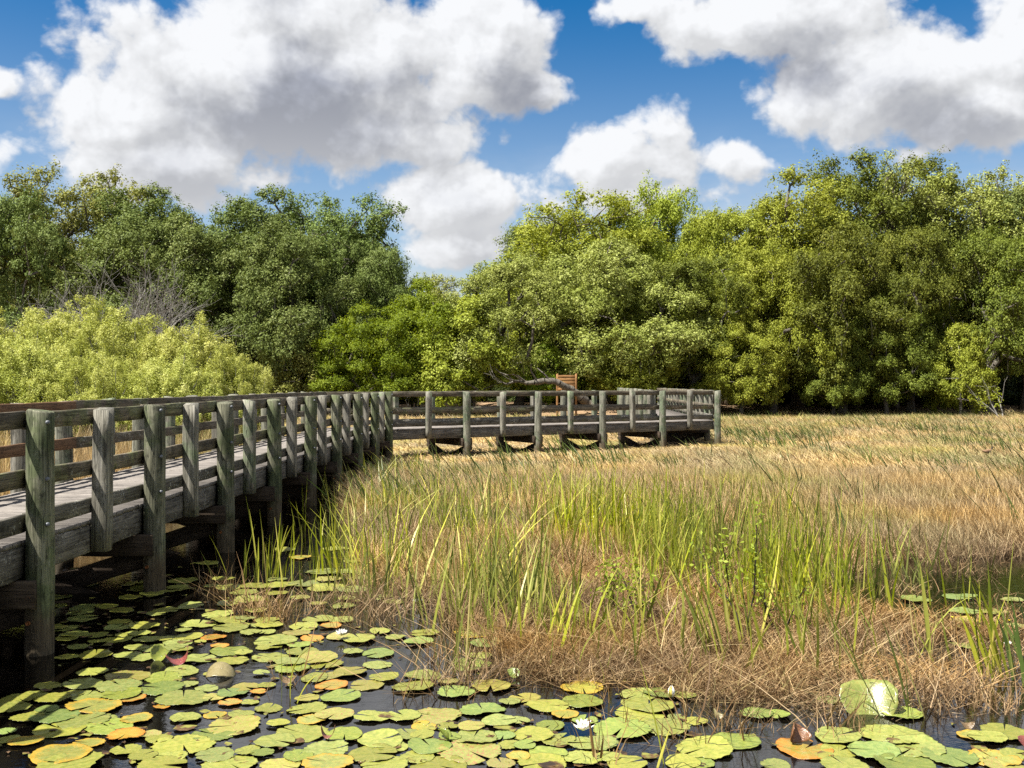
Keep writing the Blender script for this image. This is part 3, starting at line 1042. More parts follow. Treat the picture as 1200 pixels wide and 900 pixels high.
def crown(seed, lobes, n_bough, n_sub, n_leaf, leaf, r_bough, r_sub, trunk=0.38, fork=2.6, shell=0.55, skirt=True, moss=0, gap=0.0, zsq=0.85, zmin=0.5):
    """lobes: ellipsoids (x, y, z, rx, ry, rz) in metres, the tree standing at the origin."""
    rs = np.random.RandomState(seed)
    vol = np.array([l[3] * l[4] * l[5] for l in lobes])
    pts = []
    tries = 0
    while len(pts) < n_bough and tries < 20000:
        tries += 1
        l = lobes[rs.choice(len(lobes), p=vol / vol.sum())]
        d = rs.normal(0, 1, 3)
        d /= np.linalg.norm(d)
        rr = shell + (1 - shell) * rs.rand() ** 0.7
        q = np.array(l[:3]) + d * np.array(l[3:]) * rr
        if q[2] < zmin or (not skirt and q[2] < fork):
            continue
        if pts and min(np.linalg.norm(q - o_) for o_ in pts) < r_bough * (0.80 + gap):
            continue
        pts.append(q)
    pts = np.array(pts)
    ctr = np.array(lobes[0][:3])
    nb = len(pts)
    rb = r_bough * rs.uniform(0.65, 1.3, nb)
    tb = rs.rand(nb)
    # sub clumps on each bough
    d = unit(rs.normal(0, 1, (nb, n_sub, 3)))
    outb = unit(pts - ctr * np.array([1, 1, 0.75]))
    d = unit(d + outb[:, None, :] * 0.55 + np.array([0, 0, 0.3]))
    sub = pts[:, None, :] + d * (rb[:, None, None] * rs.uniform(0.45, 1.0, (nb, n_sub, 1))) * np.array([1, 1, zsq])
    rsb = r_sub * rs.uniform(0.55, 1.35, (nb, n_sub))
    ts = tb[:, None] * 0.5 + rs.rand(nb, n_sub) * 0.5
    sub = sub.reshape(-1, 3)
    rsb = rsb.ravel()
    ts = ts.ravel()
    ns = len(sub)
    ld = unit(rs.normal(0, 1, (ns, n_leaf, 3)))
    rr = rs.rand(ns, n_leaf, 1) ** 0.5
    # each clump is a ragged spray drawn out along its own way
    sx_ = unit(rs.normal(0, 1, (ns, 1, 3)) * np.array([1, 1, 0.6]) + unit(d.reshape(-1, 3))[:, None, :] * 0.8)
    along = rs.rand(ns, n_leaf, 1) * 2 - 0.7
    pos = sub[:, None, :] + ld * rr * rsb[:, None, None] * (1.15 - 0.35 * along) + sx_ * along * rsb[:, None, None] * 1.15
    # wisps beyond the clump
    wisp = rs.rand(ns, n_leaf, 1) < 0.1
    pos = pos + np.where(wisp, ld * rsb[:, None, None] * 0.5, 0)
    pos = pos.reshape(-1, 3)
    keep = pos[:, 2] > 0.15
    out_ = (ld * 0.8 + unit(d.reshape(-1, 3))[:, None, :] * 0.6).reshape(-1, 3)
    tint = np.clip(0.55 * np.repeat(ts, n_leaf) + 0.45 * rs.rand(ns * n_leaf), 0, 1)
    V, F_, T = leaf_quads(rs, pos[keep], out_[keep], leaf, tint=tint[keep])
    cm = mesh_np('crown', V, F_, {'tint': T})
    tipn = [p_ for p_ in pts]
    pick = rs.choice(ns, min(ns, nb * 2), replace=False)
    tipn += [sub[i] for i in pick]
    segs = skeleton(rs, tipn, (0, 0, -0.3), (rs.normal(0, 0.3), rs.normal(0, 0.3), fork), trunk)
    V, F_ = tubes(segs, 6)
    tm = mesh_np('trunk', V, F_, smooth=True)
    mm = None
    if moss:
        low_ = np.where(sub[:, 2] < np.percentile(sub[:, 2], 65))[0]
        sel = rs.choice(low_, moss)
        p = sub[sel] + rs.normal(0, 0.3, (moss, 3)) - np.array([0, 0, 1.0]) * rsb[sel][:, None] * 0.6
        L = rs.uniform(0.35, 1.5, moss)
        a = rs.uniform(0, 6.28, moss)
        w = rs.uniform(0.02, 0.06, moss)
        dx = np.stack([np.cos(a), np.sin(a), np.zeros(moss)], -1)
        dz = np.array([0, 0, -1.0])
        j = rs.normal(0, 0.06, (moss, 3))
        V = np.stack([p - dx * w[:, None] * 0.6, p + dx * w[:, None] * 0.6, p + dx * w[:, None] + dz * (L * 0.5)[:, None] + j,
                      p + dz * L[:, None] + j * 1.5, p - dx * w[:, None] + dz * (L * 0.5)[:, None] + j], 1).reshape(-1, 3)
        F_ = np.arange(moss * 5).reshape(-1, 5)
        mm = mesh_np('hanging_moss', V, F_, {'tint': np.repeat(rs.rand(moss), 5)})
    H = np.percentile(pos[:, 2], 99.3)
    Wd = np.percentile(np.abs(pos[:, 0]), 99) * 2
    return dict(crown=cm, trunk=tm, moss=mm, H=H, W=Wd)


PROTO = {
    # broad oaks whose boughs come down to the ground at the wood's edge
    'oak_a': crown(21, [(0, 0, 6.2, 6.0, 5.5, 5.6), (-3, -1, 3.4, 4.0, 4.0, 2.9), (3.4, -1, 4.2, 4.0, 4.0, 3.4), (0.5, 0, 9.6, 3.6, 3.4, 3.0)], 70, 24, 62, 0.165, 1.42, 0.40, moss=160, zmin=3.3),
    'oak_b': crown(22, [(0.6, 0, 6.8, 5.2, 5.0, 5.6), (-3.2, 0.5, 6.4, 3.4, 3.4, 3.4), (2.8, -1.5, 3.6, 3.8, 3.6, 3.0), (-1.5, -1.2, 3.0, 3.6, 3.6, 2.4), (-1.2, 0, 10.6, 2.6, 2.6, 2.4)], 70, 24, 62, 0.165, 1.34, 0.39, moss=160, zmin=3.5),
    'oak_c': crown(23, [(0, 0, 5.4, 6.6, 5.6, 4.8), (4.2, 0, 7.2, 3.0, 3.0, 2.8), (-4.4, 0, 5.6, 3.0, 3.0, 3.2), (0.4, 0.5, 8.8, 4.2, 3.6, 2.6), (0, -3, 2.8, 5.0, 2.6, 2.2)], 74, 24, 62, 0.165, 1.44, 0.40, moss=180, zmin=2.5),
    # a taller oak, open above, whose limbs show
    'oak_open': crown(24, [(0, 0, 9.4, 4.6, 4.2, 3.4), (-1.7, 0, 10.8, 2.5, 2.4, 2.3), (1.9, 0.3, 10.4, 2.5, 2.4, 2.2), (0, -0.6, 5.6, 4.4, 4.0, 3.2)], 100, 14, 46, 0.15, 1.0, 0.34, trunk=0.34, fork=4.5, shell=0.3, gap=0.0, zmin=2.8, moss=120),
    'oak_high': crown(25, [(0, 0, 8.0, 4.2, 4.0, 5.0), (1.6, 0, 11.8, 2.2, 2.2, 2.4), (-2.0, 0, 10.4, 2.4, 2.4, 2.6), (0, -1.4, 3.6, 4.0, 3.6, 2.8)], 80, 17, 64, 0.16, 1.15, 0.38, zmin=2.2, fork=4.0, gap=0.03, moss=120),
    'small': crown(26, [(0, 0, 2.9, 2.6, 2.4, 2.4), (0.8, -0.5, 1.7, 2.0, 2.0, 1.5), (-0.5, 0, 4.6, 1.4, 1.4, 1.3)], 46, 16, 62, 0.145, 0.80, 0.30, trunk=0.14, fork=1.4, zmin=1.3),
    'layered': crown(27, [(0, 0, 4.2, 3.8, 3.2, 3.6), (2.0, -1.2, 2.2, 2.6, 2.2, 1.5), (-1.8, -0.8, 2.8, 2.4, 2.2, 1.6), (0.4, 0, 6.9, 2.2, 2.0, 1.6)], 62, 17, 60, 0.15, 1.05, 0.34, trunk=0.2, fork=1.8, zsq=0.45, gap=0.1, zmin=1.5),
    'snag': crown(28, [(0, 0, 12.3, 1.5, 1.4, 3.2), (0.9, 0, 10.0, 1.3, 1.3, 2.0), (-0.7, 0, 14.6, 1.0, 1.0, 1.6)], 34, 7, 26, 0.17, 0.75, 0.42, trunk=0.30, fork=9.0, shell=0.2, gap=0.1, moss=120),
}


def tree(name, label, cat, px, top, Y, kind, mat, width=None, rz=0.0, group=None, zbase=None, moss=True):
    """A tree standing Y metres off at column PX of the photograph, its top at row TOP."""
    X = (px - 600) * Y / 1200
    gz = float(ground_z(np.array([X]), np.array([Y]))[0]) - 0.05 if zbase is None else zbase
    H = (450 - top) * Y / 1200 + CAM_H - gz
    pr = PROTO[kind]
    sz = H / pr['H']
    sx = sz if width is None else (width * Y / 1200) / pr['W']
    root = thing(name, label, cat, (X, Y, gz), 0, group)
    add('crown', pr['crown'], M[mat], root, rot=(0, 0, rz), scl=(sx, sx, sz), own=True)
    add('trunk', pr['trunk'], M['bark'], root, rot=(0, 0, rz), scl=(sx, sx, sz), own=True)
    if moss and pr['moss'] is not None:
        tag(add('hanging_moss', pr['moss'], M['moss'], root, rot=(0, 0, rz), scl=(sx, sx, sz), own=True), kind='stuff')
    return root


FRONT = 'trees along the edge of the marsh wood'
# (name, label, px, top, Y, kind, material, width px, turn)
TREES = [
    # the left wood
    ('oak_tree', 'dark oak cut by the photo edge above the pale shrubs', 8, 236, 62, 'oak_b', 'oak_dark', 190, 0.4),
    ('oak_tree', 'tall open-topped oak with grey-green crown, highest of the wood behind the pale shrubs', 98, 205, 68, 'oak_open', 'oak_olive', 190, 1.2),
    ('oak_tree', 'oak with airy crown just right of the tall open-topped oak on the left', 165, 220, 66, 'oak_high', 'oak_dark', 170, 2.0),
    ('oak_tree', 'low broad dark oak behind the bare grey shrub', 205, 258, 63, 'oak_c', 'oak_dark', 250, 3.3),
    ('oak_tree', 'dense grey-green oak with pointed top above the right end of the pale shrubs', 285, 226, 65, 'oak_high', 'oak_dark', 180, 0.9),
    ('oak_tree', 'rounded dark oak in front of the two airy oaks, right of the pale shrubs', 330, 272, 61, 'oak_a', 'oak_dark', 220, 5.2),
    ('oak_tree', 'oak with open crown and sky showing between its limbs, beside the gap of sky', 388, 233, 66, 'oak_open', 'oak_dark', 185, 2.7),
    ('oak_tree', 'grey-green oak sloping down into the gap between the two woods', 438, 292, 63, 'oak_b', 'oak_dark', 150, 4.4),
    ('oak_tree', 'small distant oak filling the bottom of the sky gap', 515, 328, 76, 'oak_c', 'oak_olive', 150, 1.0),
    # the bright trees in the middle
    ('bright_green_tree', 'bright green layered tree hanging over the elbow of the boardwalk', 432, 362, 57.5, 'layered', 'bright', 130, 0.3),
    ('bright_green_tree', 'taller bright green tree at the foot of the sky gap', 492, 334, 60, 'layered', 'bright', 150, 2.2),
    ('bright_green_tree', 'yellow-green young tree against the grey oak left of the wooden panel', 548, 352, 58.5, 'small', 'yellow_oak', 130, 4.0),
    # the middle oaks
    ('oak_tree', 'broad greyish oak at the left front of the right wood, top like a dome', 606, 306, 61, 'oak_a', 'oak_olive', 200, 0.7),
    ('oak_tree', 'greyish oak with a long low limb beside the wooden panel', 715, 288, 61.5, 'oak_c', 'oak_olive', 245, 2.4),
    ('oak_tree', 'yellow-green oak with knobbly crown topping the middle of the right wood', 680, 236, 70, 'oak_open', 'yellow_oak', 210, 5.4),
    ('oak_tree', 'yellow-green round oak right of the knobbly-crowned oak', 770, 226, 71, 'oak_a', 'yellow_oak', 190, 3.6),
    ('oak_tree', 'yellow-green oak dipping toward the middle of the right wood skyline', 850, 250, 67, 'oak_b', 'yellow_oak', 175, 1.9),
    ('oak_tree', 'olive oak hanging low over the far end of the boardwalk', 815, 306, 61, 'oak_b', 'oak_green', 170, 0.2),
    # the right wood
    ('oak_tree', 'yellow-green leaning oak on the left shoulder of the tall right trees', 935, 212, 66, 'oak_high', 'yellow_oak', 170, 4.9),
    ('oak_tree', 'tallest tree of the right wood, olive with pointed top', 1000, 182, 67, 'oak_high', 'oak_green', 165, 1.5),
    ('oak_tree', 'tall olive oak with narrow top right of the sparse grey snag', 1100, 190, 68, 'oak_high', 'oak_green', 170, 3.0),
    ('oak_tree', 'olive oak with flat layered top near the right photo edge', 1140, 206, 66, 'oak_open', 'oak_olive', 180, 0.5),
    ('oak_tree', 'dark oak cut by the right photo edge', 1200, 226, 66, 'oak_b', 'oak_dark', 190, 2.9),
    ('oak_tree', 'olive oak hung with grey moss in the middle of the right wood', 905, 290, 61.5, 'oak_a', 'yellow_oak', 170, 5.7),
    ('oak_tree', 'broad olive oak below the tallest tree of the right wood', 985, 268, 61.5, 'oak_c', 'oak_green', 190, 4.2),
    ('oak_tree', 'olive oak below the sparse grey snag', 1068, 272, 62, 'oak_b', 'oak_green', 165, 1.1),
    ('oak_tree', 'shady oak behind the bare sapling at the right', 1160, 276, 61.5, 'oak_a', 'oak_green', 190, 2.0),
    ('sparse_tree', 'tall sparse grey snag with its trunk bare against the sky', 1050, 182, 64.5, 'snag', 'oak_olive', 70, 0.6),
    # understory in front
    ('small_tree', 'small round light-leaved tree standing apart against the dark right wood', 1124, 384, 58.5, 'small', 'yellow_oak', 84, 1.7),
    ('small_tree', 'green bush tree at the right end of the boardwalk', 868, 368, 59, 'layered', 'yellow_oak', 110, 3.1),
    ('small_tree', 'leafy young tree in the lower middle of the right wood', 975, 372, 60, 'layered', 'oak_green', 100, 5.0),
    ('small_tree', 'young yellow-green tree under the tall snag', 1040, 352, 59.5, 'layered', 'oak_green', 120, 0.0),
    ('small_tree', 'grey-green small tree at the right end of the pale shrubs', 345, 392, 58, 'small', 'oak_olive', 110, 2.6),
    ('small_tree', 'bright green sapling behind the middle of the far railing', 640, 402, 60, 'small', 'bright', 90, 0.8),
    ('small_tree', 'leafy bright tree drooping right of the wooden panel', 745, 388, 59.5, 'small', 'yellow_oak', 120, 4.6),
]
for (nm, lb, px, top, Y, kind, mat, wid, rz) in TREES:
    tree(nm, lb, nm.split('_')[-1] if nm != 'sparse_tree' else 'tree', px, top, Y, kind, mat, wid, rz, FRONT)

PLACES = [(-100, 'left photo edge'), (60, 'tall open-topped oak'), (165, 'bare grey shrub'), (285, 'pointed-top oak'), (345, 'last pale shrub'),
          (432, 'boardwalk elbow'), (515, 'sky gap'), (606, 'dome-topped oak'), (664, 'wooden sign'), (745, 'middle of the far railing'), (815, 'far boardwalk end'),
          (905, 'moss-hung oak'), (1000, 'tallest tree'), (1050, 'grey snag'), (1124, 'small round tree'), (1174, 'bare sapling'), (1240, 'right photo edge')]


def place(px):
    return min(PLACES, key=lambda q: abs(q[0] - px))[1]


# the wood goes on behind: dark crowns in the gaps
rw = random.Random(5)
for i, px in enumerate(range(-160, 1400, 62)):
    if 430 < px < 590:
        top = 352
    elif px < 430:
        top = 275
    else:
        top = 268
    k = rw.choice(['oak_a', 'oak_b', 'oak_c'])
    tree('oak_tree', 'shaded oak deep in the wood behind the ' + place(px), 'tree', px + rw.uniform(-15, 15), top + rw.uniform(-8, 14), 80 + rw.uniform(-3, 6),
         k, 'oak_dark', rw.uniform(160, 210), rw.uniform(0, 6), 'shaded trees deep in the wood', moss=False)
# dark undergrowth at the foot of the wood
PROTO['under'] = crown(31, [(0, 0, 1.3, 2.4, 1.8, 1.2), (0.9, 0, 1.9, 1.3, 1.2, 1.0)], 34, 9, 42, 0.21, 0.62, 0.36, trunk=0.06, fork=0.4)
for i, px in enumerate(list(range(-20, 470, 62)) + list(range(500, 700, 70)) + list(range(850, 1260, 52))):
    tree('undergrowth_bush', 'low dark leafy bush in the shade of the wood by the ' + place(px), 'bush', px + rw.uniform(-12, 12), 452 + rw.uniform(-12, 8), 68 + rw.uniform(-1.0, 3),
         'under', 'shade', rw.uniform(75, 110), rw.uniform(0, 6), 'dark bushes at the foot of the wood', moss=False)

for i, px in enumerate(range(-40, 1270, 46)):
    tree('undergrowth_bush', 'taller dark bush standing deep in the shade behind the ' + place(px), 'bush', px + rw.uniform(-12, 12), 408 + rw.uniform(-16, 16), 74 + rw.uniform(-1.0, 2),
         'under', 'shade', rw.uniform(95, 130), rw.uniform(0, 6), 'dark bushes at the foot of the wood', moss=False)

# low limb of the greyish oak, lying out over the bank
oak = [o for o in bpy.data.objects if o.get('label', '').startswith('greyish oak with a long low limb')][0]


def px3(x, y, Y):
    return np.array([(x - 600) * Y / 1200, Y, CAM_H + (450 - y) * Y / 1200])


path = [(700, 480, 56.2), (686, 470, 56.0), (670, 457, 55.6), (655, 449, 55.2), (638, 446, 55.0), (618, 449, 54.9), (603, 447, 54.8), (592, 450, 54.8), (584, 448, 54.8)]
rad = [0.34, 0.27, 0.23, 0.19, 0.16, 0.13, 0.09, 0.05, 0.02]
o0 = np.array(oak.location)
segs = [(px3(*path[i]) - o0, rad[i], px3(*path[i + 1]) - o0, rad[i + 1]) for i in range(len(path) - 1)]
rs = np.random.RandomState(12)
fine = []
for (a, ra, b, rb_) in segs:
    prev, pr_ = a, ra
    for i in range(1, 4):
        q = a + (b - a) * i / 3 + (rs.normal(0, 0.035, 3) if i < 3 else 0)
        r_ = (ra + (rb_ - ra) * i / 3) * (rs.uniform(0.75, 1.05) if i < 3 else 0.8)
        fine.append((prev, pr_, q, r_))
        prev, pr_ = q, r_
        if rs.rand() < 0.45:
            e = unit(np.array([-0.6, rs.normal(0, 0.4), rs.uniform(0.1, 1.0)]))
            q2 = q + e * rs.uniform(0.3, 0.8)
            fine += [(q, r_ * 0.4, q2, r_ * 0.22), (q2, r_ * 0.22, q2 + unit(e + rs.normal(0, 0.4, 3)) * 0.5, 0.012)]
V, F_ = tubes(fine, 8)
V = V + rs.normal(0, 0.012, V.shape)
add('low_limb', mesh_np('low_limb', V, F_, smooth=True), M['bark'], oak)


# ---------------------------------------------------------------- pale shrubs beside the boardwalk
def shrub(seed, rx, ry, h, n_bough=150, n_sub=8, n_leaf=100, leaf=0.062):
    rs = np.random.RandomState(seed)
    pts = []
    while len(pts) < n_bough:
        a = rs.uniform(0, 6.28)
        c_ = rs.rand() ** 0.8
        el = math.asin(c_)
        rr = rs.uniform(0.72, 1.0)
        q = np.array([rx * math.cos(a) * math.cos(el) * rr, ry * math.sin(a) * math.cos(el) * rr, 0.25 + (h - 0.3) * c_ * rr])
        q *= 1 + 0.12 * math.sin(3 * a + seed) * (1 - 0.5 * c_)
        pts.append(q)
    pts = np.array(pts)
    nb = len(pts)
    tb = rs.rand(nb)
    outb = unit(pts - np.array([0, 0, 0.2 * h]))
    up = unit(outb + np.array([0, 0, 0.9]))
    ln = rs.uniform(0.15, 0.8, (nb, 1, 1)) ** 1.2
    f = rs.rand(nb, n_sub, 1)
    sub = pts[:, None, :] + up[:, None, :] * ln * f + rs.normal(0, 0.19, (nb, n_sub, 3)) * (1.2 - f * 0.8)
    rsb = (0.20 * (1.25 - 0.75 * f[..., 0])).ravel()
    ts = np.clip(tb[:, None] * 0.4 + f[..., 0] * 0.35 + rs.rand(nb, n_sub) * 0.25, 0, 1).ravel()
    sub = sub.reshape(-1, 3)
    ns = len(sub)
    ld = unit(rs.normal(0, 1, (ns, n_leaf, 3)))
    pos = (sub[:, None, :] + ld * rs.rand(ns, n_leaf, 1) ** 0.5 * rsb[:, None, None] * np.array([1, 1, 1.3])).reshape(-1, 3)
    out_ = ld.reshape(-1, 3)
    tint = np.clip(0.82 * np.repeat(ts, n_leaf) + 0.18 * rs.rand(ns * n_leaf), 0, 1)
    kp = pos[:, 2] > 0.1
    V, F_, T = leaf_quads(rs, pos[kp], out_[kp], leaf, upb=0.3, aspect=0.42, tint=tint[kp])
    cm = mesh_np('foliage', V, F_, {'tint': T})
    segs = []
    for i in range(nb):
        b = np.array([rs.normal(0, 0.25), rs.normal(0, 0.25), -0.1])
        m1 = b * 0.5 + pts[i] * 0.5 + rs.normal(0, 0.1, 3) + np.array([0, 0, 0.15])
        tip = pts[i] + up[i] * ln[i, 0, 0]
        segs += [(b, 0.03, m1, 0.02), (m1, 0.02, pts[i], 0.012), (pts[i], 0.012, tip, 0.004)]
    V, F_ = tubes(segs, 5)
    return cm, mesh_np('stems', V, F_)


SH = [shrub(41, 2.4, 2.0, 4.0), shrub(42, 2.0, 1.9, 3.4)]
for (nm_px, top, Y, k, w, rz, lb) in [
    (-30, 374, 27.0, 0, 2.35, 0.3, 'pale yellow-green shrub cut by the left photo edge, behind the railing'),
    (62, 366, 28.5, 1, 2.2, 1.9, 'pale shrub between the edge shrub and the tallest pale shrub'),
    (138, 361, 27.5, 0, 2.3, 3.7, 'tallest of the pale yellow-green shrubs, in the middle of the mound'),
    (215, 386, 26.8, 1, 2.0, 0.6, 'pale shrub sloping down right of the tallest pale shrub'),
    (272, 414, 26.0, 0, 1.35, 5.1, 'lowest pale shrub at the right end of the mound'),
    (20, 398, 24.0, 1, 1.7, 2.2, 'low pale shrub in front, at the left rail'),
    (110, 412, 23.6, 0, 1.6, 4.0, 'low pale shrub in front of the tallest pale shrub'),
    (195, 422, 23.8, 1, 1.45, 1.0, 'low pale shrub in front, right of the middle'),
]:
    X = (nm_px - 600) * Y / 1200
    H = (450 - top) * Y / 1200 + CAM_H
    cm, sm = SH[k]
    hz = H / (4.25 if k == 0 else 3.65)
    sx = w / (2.4 if k == 0 else 2.0)
    r_ = thing('shrub', lb, 'shrub', (X, Y, 0), rz, 'pale shrubs beside the boardwalk')
    add('foliage', cm, M['shrub'], r_, scl=(sx, sx, hz))
    add('stems', sm, M['twig'], r_, scl=(sx, sx, hz))


# ---------------------------------------------------------------- bare shrub, bare sapling
def twiggy(seed, levels, L0, r0, spread, up, kids, nstem):
    rs = np.random.RandomState(seed)
    segs, tips = [], []

    def grow(p, d, L, r, lev):
        n = 3
        for i in range(n):
            d = unit(d + rs.normal(0, 0.10, 3) + np.array([0, 0, up]) * 0.06)
            q = p + d * L / n
            r2 = r * 0.86
            segs.append((p, r, q, r2))
            p, r = q, r2
            if lev < levels and (i > 0 or lev > 0):
                for _ in range(kids):
                    e = unit(d + rs.normal(0, spread, 3))
                    grow(p, e, L * rs.uniform(0.5, 0.72), r * 0.62, lev + 1)
        tips.append(p)

    for _ in range(nstem):
        grow(np.array([rs.normal(0, 0.1), rs.normal(0, 0.1), 0.0]), unit(np.array([rs.normal(0, 0.5), rs.normal(0, 0.5), 1.0])), L0, r0, 0)
    V, F_ = tubes(segs, 4)
    return mesh_np('branches', V, F_), np.array(tips)


br, tips = twiggy(51, 3, 2.6, 0.055, 0.5, 0.5, 2, 11)
Yb = 52.0
bs = thing('bare_shrub', 'leafless grey twiggy shrub rising behind the pale shrubs', 'shrub', ((140 - 600) * Yb / 1200, Yb, 0.1))
add('branches', br, M['twig'], bs, scl=(1.75, 1.3, 1.65))
br2, tips2 = twiggy(57, 2, 1.5, 0.045, 0.6, 0.4, 1, 3)
Yb = 55.0
sap = thing('bare_sapling', 'small half-bare pale sapling at the right edge of the marsh', 'sapling', ((1174 - 600) * Yb / 1200, Yb, 0.1))
add('branches', br2, M['twig'], sap, scl=(1.0, 1.0, 1.0))
rs = np.random.RandomState(4)
pos = (tips2[rs.choice(len(tips2), 14)][:, None, :] * np.array([0.9, 0.9, 0.7]) + rs.normal(0, 0.14, (14, 18, 3))).reshape(-1, 3)
V, F_, T = leaf_quads(rs, pos, rs.normal(0, 1, pos.shape), 0.13, tint=rs.rand(len(pos)))
add('leaves', mesh_np('leaves', V, F_, {'tint': T}), M['sapling'], sap)
# pale bare twigs under the trees left of the far railing
for (px, Y, sc, lb) in [(486, 57.0, 0.75, 'pale bare twiggy shrub just behind the far railing at the elbow'), (505, 57.8, 0.6, 'lower pale bare shrub beside it, further right behind the far railing')]:
    o = thing('bare_shrub', lb, 'shrub', ((px - 600) * Y / 1200, Y, float(ground_z(np.array([0]), np.array([Y]))[0])), px)
    add('branches', br2, M['twig'], o, scl=(sc, sc, sc))

# ---------------------------------------------------------------- slatted wooden panel and the fence in the shade
Yp = 55.8
pn = thing('wooden_sign', 'orange-brown slatted wooden board on posts beside the low oak limb', 'sign', ((664 - 600) * Yp / 1200, Yp, 0.3), R(-18))
zc = CAM_H + (450 - 447) * Yp / 1200 - 0.3
pm_ = post_mesh('panel_post', 0.10, -0.3, zc + 0.42, 77)
slat_me = board_mesh('slat', 0.98, 0.155, 0.03, 78, n=3)
for s in (-1, 1):
    add('panel_post', pm_, M['sign_wood'], pn, (s * 0.53, 0, 0))
for k in range(5):
    add('slat', slat_me, M['sign_wood'], pn, (0, -0.03, zc - 0.42 + k * 0.172))
Yf = 63.0
fpost = post_mesh('fence_post', 0.14, -0.2, 1.35, 80)
frail = board_mesh('fence_rail', 2.3, 0.14, 0.05, 81, n=4)
fx = [(308 + 43.8 * i - 600) * Yf / 1200 for i in range(5)]
gz = float(ground_z(np.array([-12.]), np.array([Yf]))[0])
fe = thing('wooden_fence', 'dark three-rail wooden fence in the shade under the left wood', 'fence', (fx[0], Yf, gz + 0.25))
for i, x in enumerate(fx):
    add('fence_post', fpost, M['post'], fe, (x - fx[0], 0, 0))
    if i:
        for z in (0.45, 0.85, 1.22):
            add('fence_rail', frail, M['rail'], fe, ((x + fx[i - 1]) / 2 - fx[0], -0.09, z))

# ---------------------------------------------------------------- grasses: clumps of blades spread by geometry nodes
def blades(seed, n, spread, h0, h1, w, lean=(0, 0), leanr=0.25, bend=0.3, segs=3, kink=0.0):
    rs = np.random.RandomState(seed)
    a = rs.uniform(0, 6.28, n)
    rr = spread * np.sqrt(rs.rand(n))
    root = np.stack([rr * np.cos(a), rr * np.sin(a), np.full(n, -0.03)], -1)
    h = rs.uniform(h0, h1, n)
    ld = np.stack([lean[0] + rs.normal(0, leanr, n), lean[1] + rs.normal(0, leanr, n), np.zeros(n)], -1)
    bd = np.stack([rs.normal(lean[0] * 0.6, bend, n), rs.normal(lean[1] * 0.6, bend, n), -np.abs(rs.normal(0, bend * 0.5, n))], -1)
    fa = rs.uniform(0, 3.14, n)
    side = np.stack([np.cos(fa), np.sin(fa), np.zeros(n)], -1)
    ww = w * rs.uniform(0.6, 1.4, n)
    rings = []
    for i in range(segs + 1):
        tt = i / segs
        c_ = root + h[:, None] * (np.array([0, 0, 1.0]) * tt + ld * tt + bd * tt * tt)
        if kink and i == segs:
            c_ = c_ + rs.normal(0, kink, (n, 3)) * h[:, None]
        wid = ww * (1 - tt ** 2.2) * 0.5 + 0.0004
        rings += [c_ - side * wid[:, None], c_ + side * wid[:, None]]
    V = np.stack(rings, 1)                        # n, 2(segs+1), 3
    k = 2 * (segs + 1)
    q = np.array([[2 * i, 2 * i + 1, 2 * i + 3, 2 * i + 2] for i in range(segs)])
    F_ = (np.arange(n)[:, None, None] * k + q[None]).reshape(-1, 4)
    T = np.repeat(rs.rand(n), k)
    return V.reshape(-1, 3), F_, T


def clump_set(name, mat, variants):
    col = bpy.data.collections.new(name + "_kinds")
    for i, kw in enumerate(variants):
        V, F_, T = blades(**kw)
        me = mesh_np(name + '_clump', V, F_, {'tint': T})
        me.materials.append(mat)
        o = bpy.data.objects.new('%s_clump_%02d' % (name, i), me)
        col.objects.link(o)
    return col, len(variants)


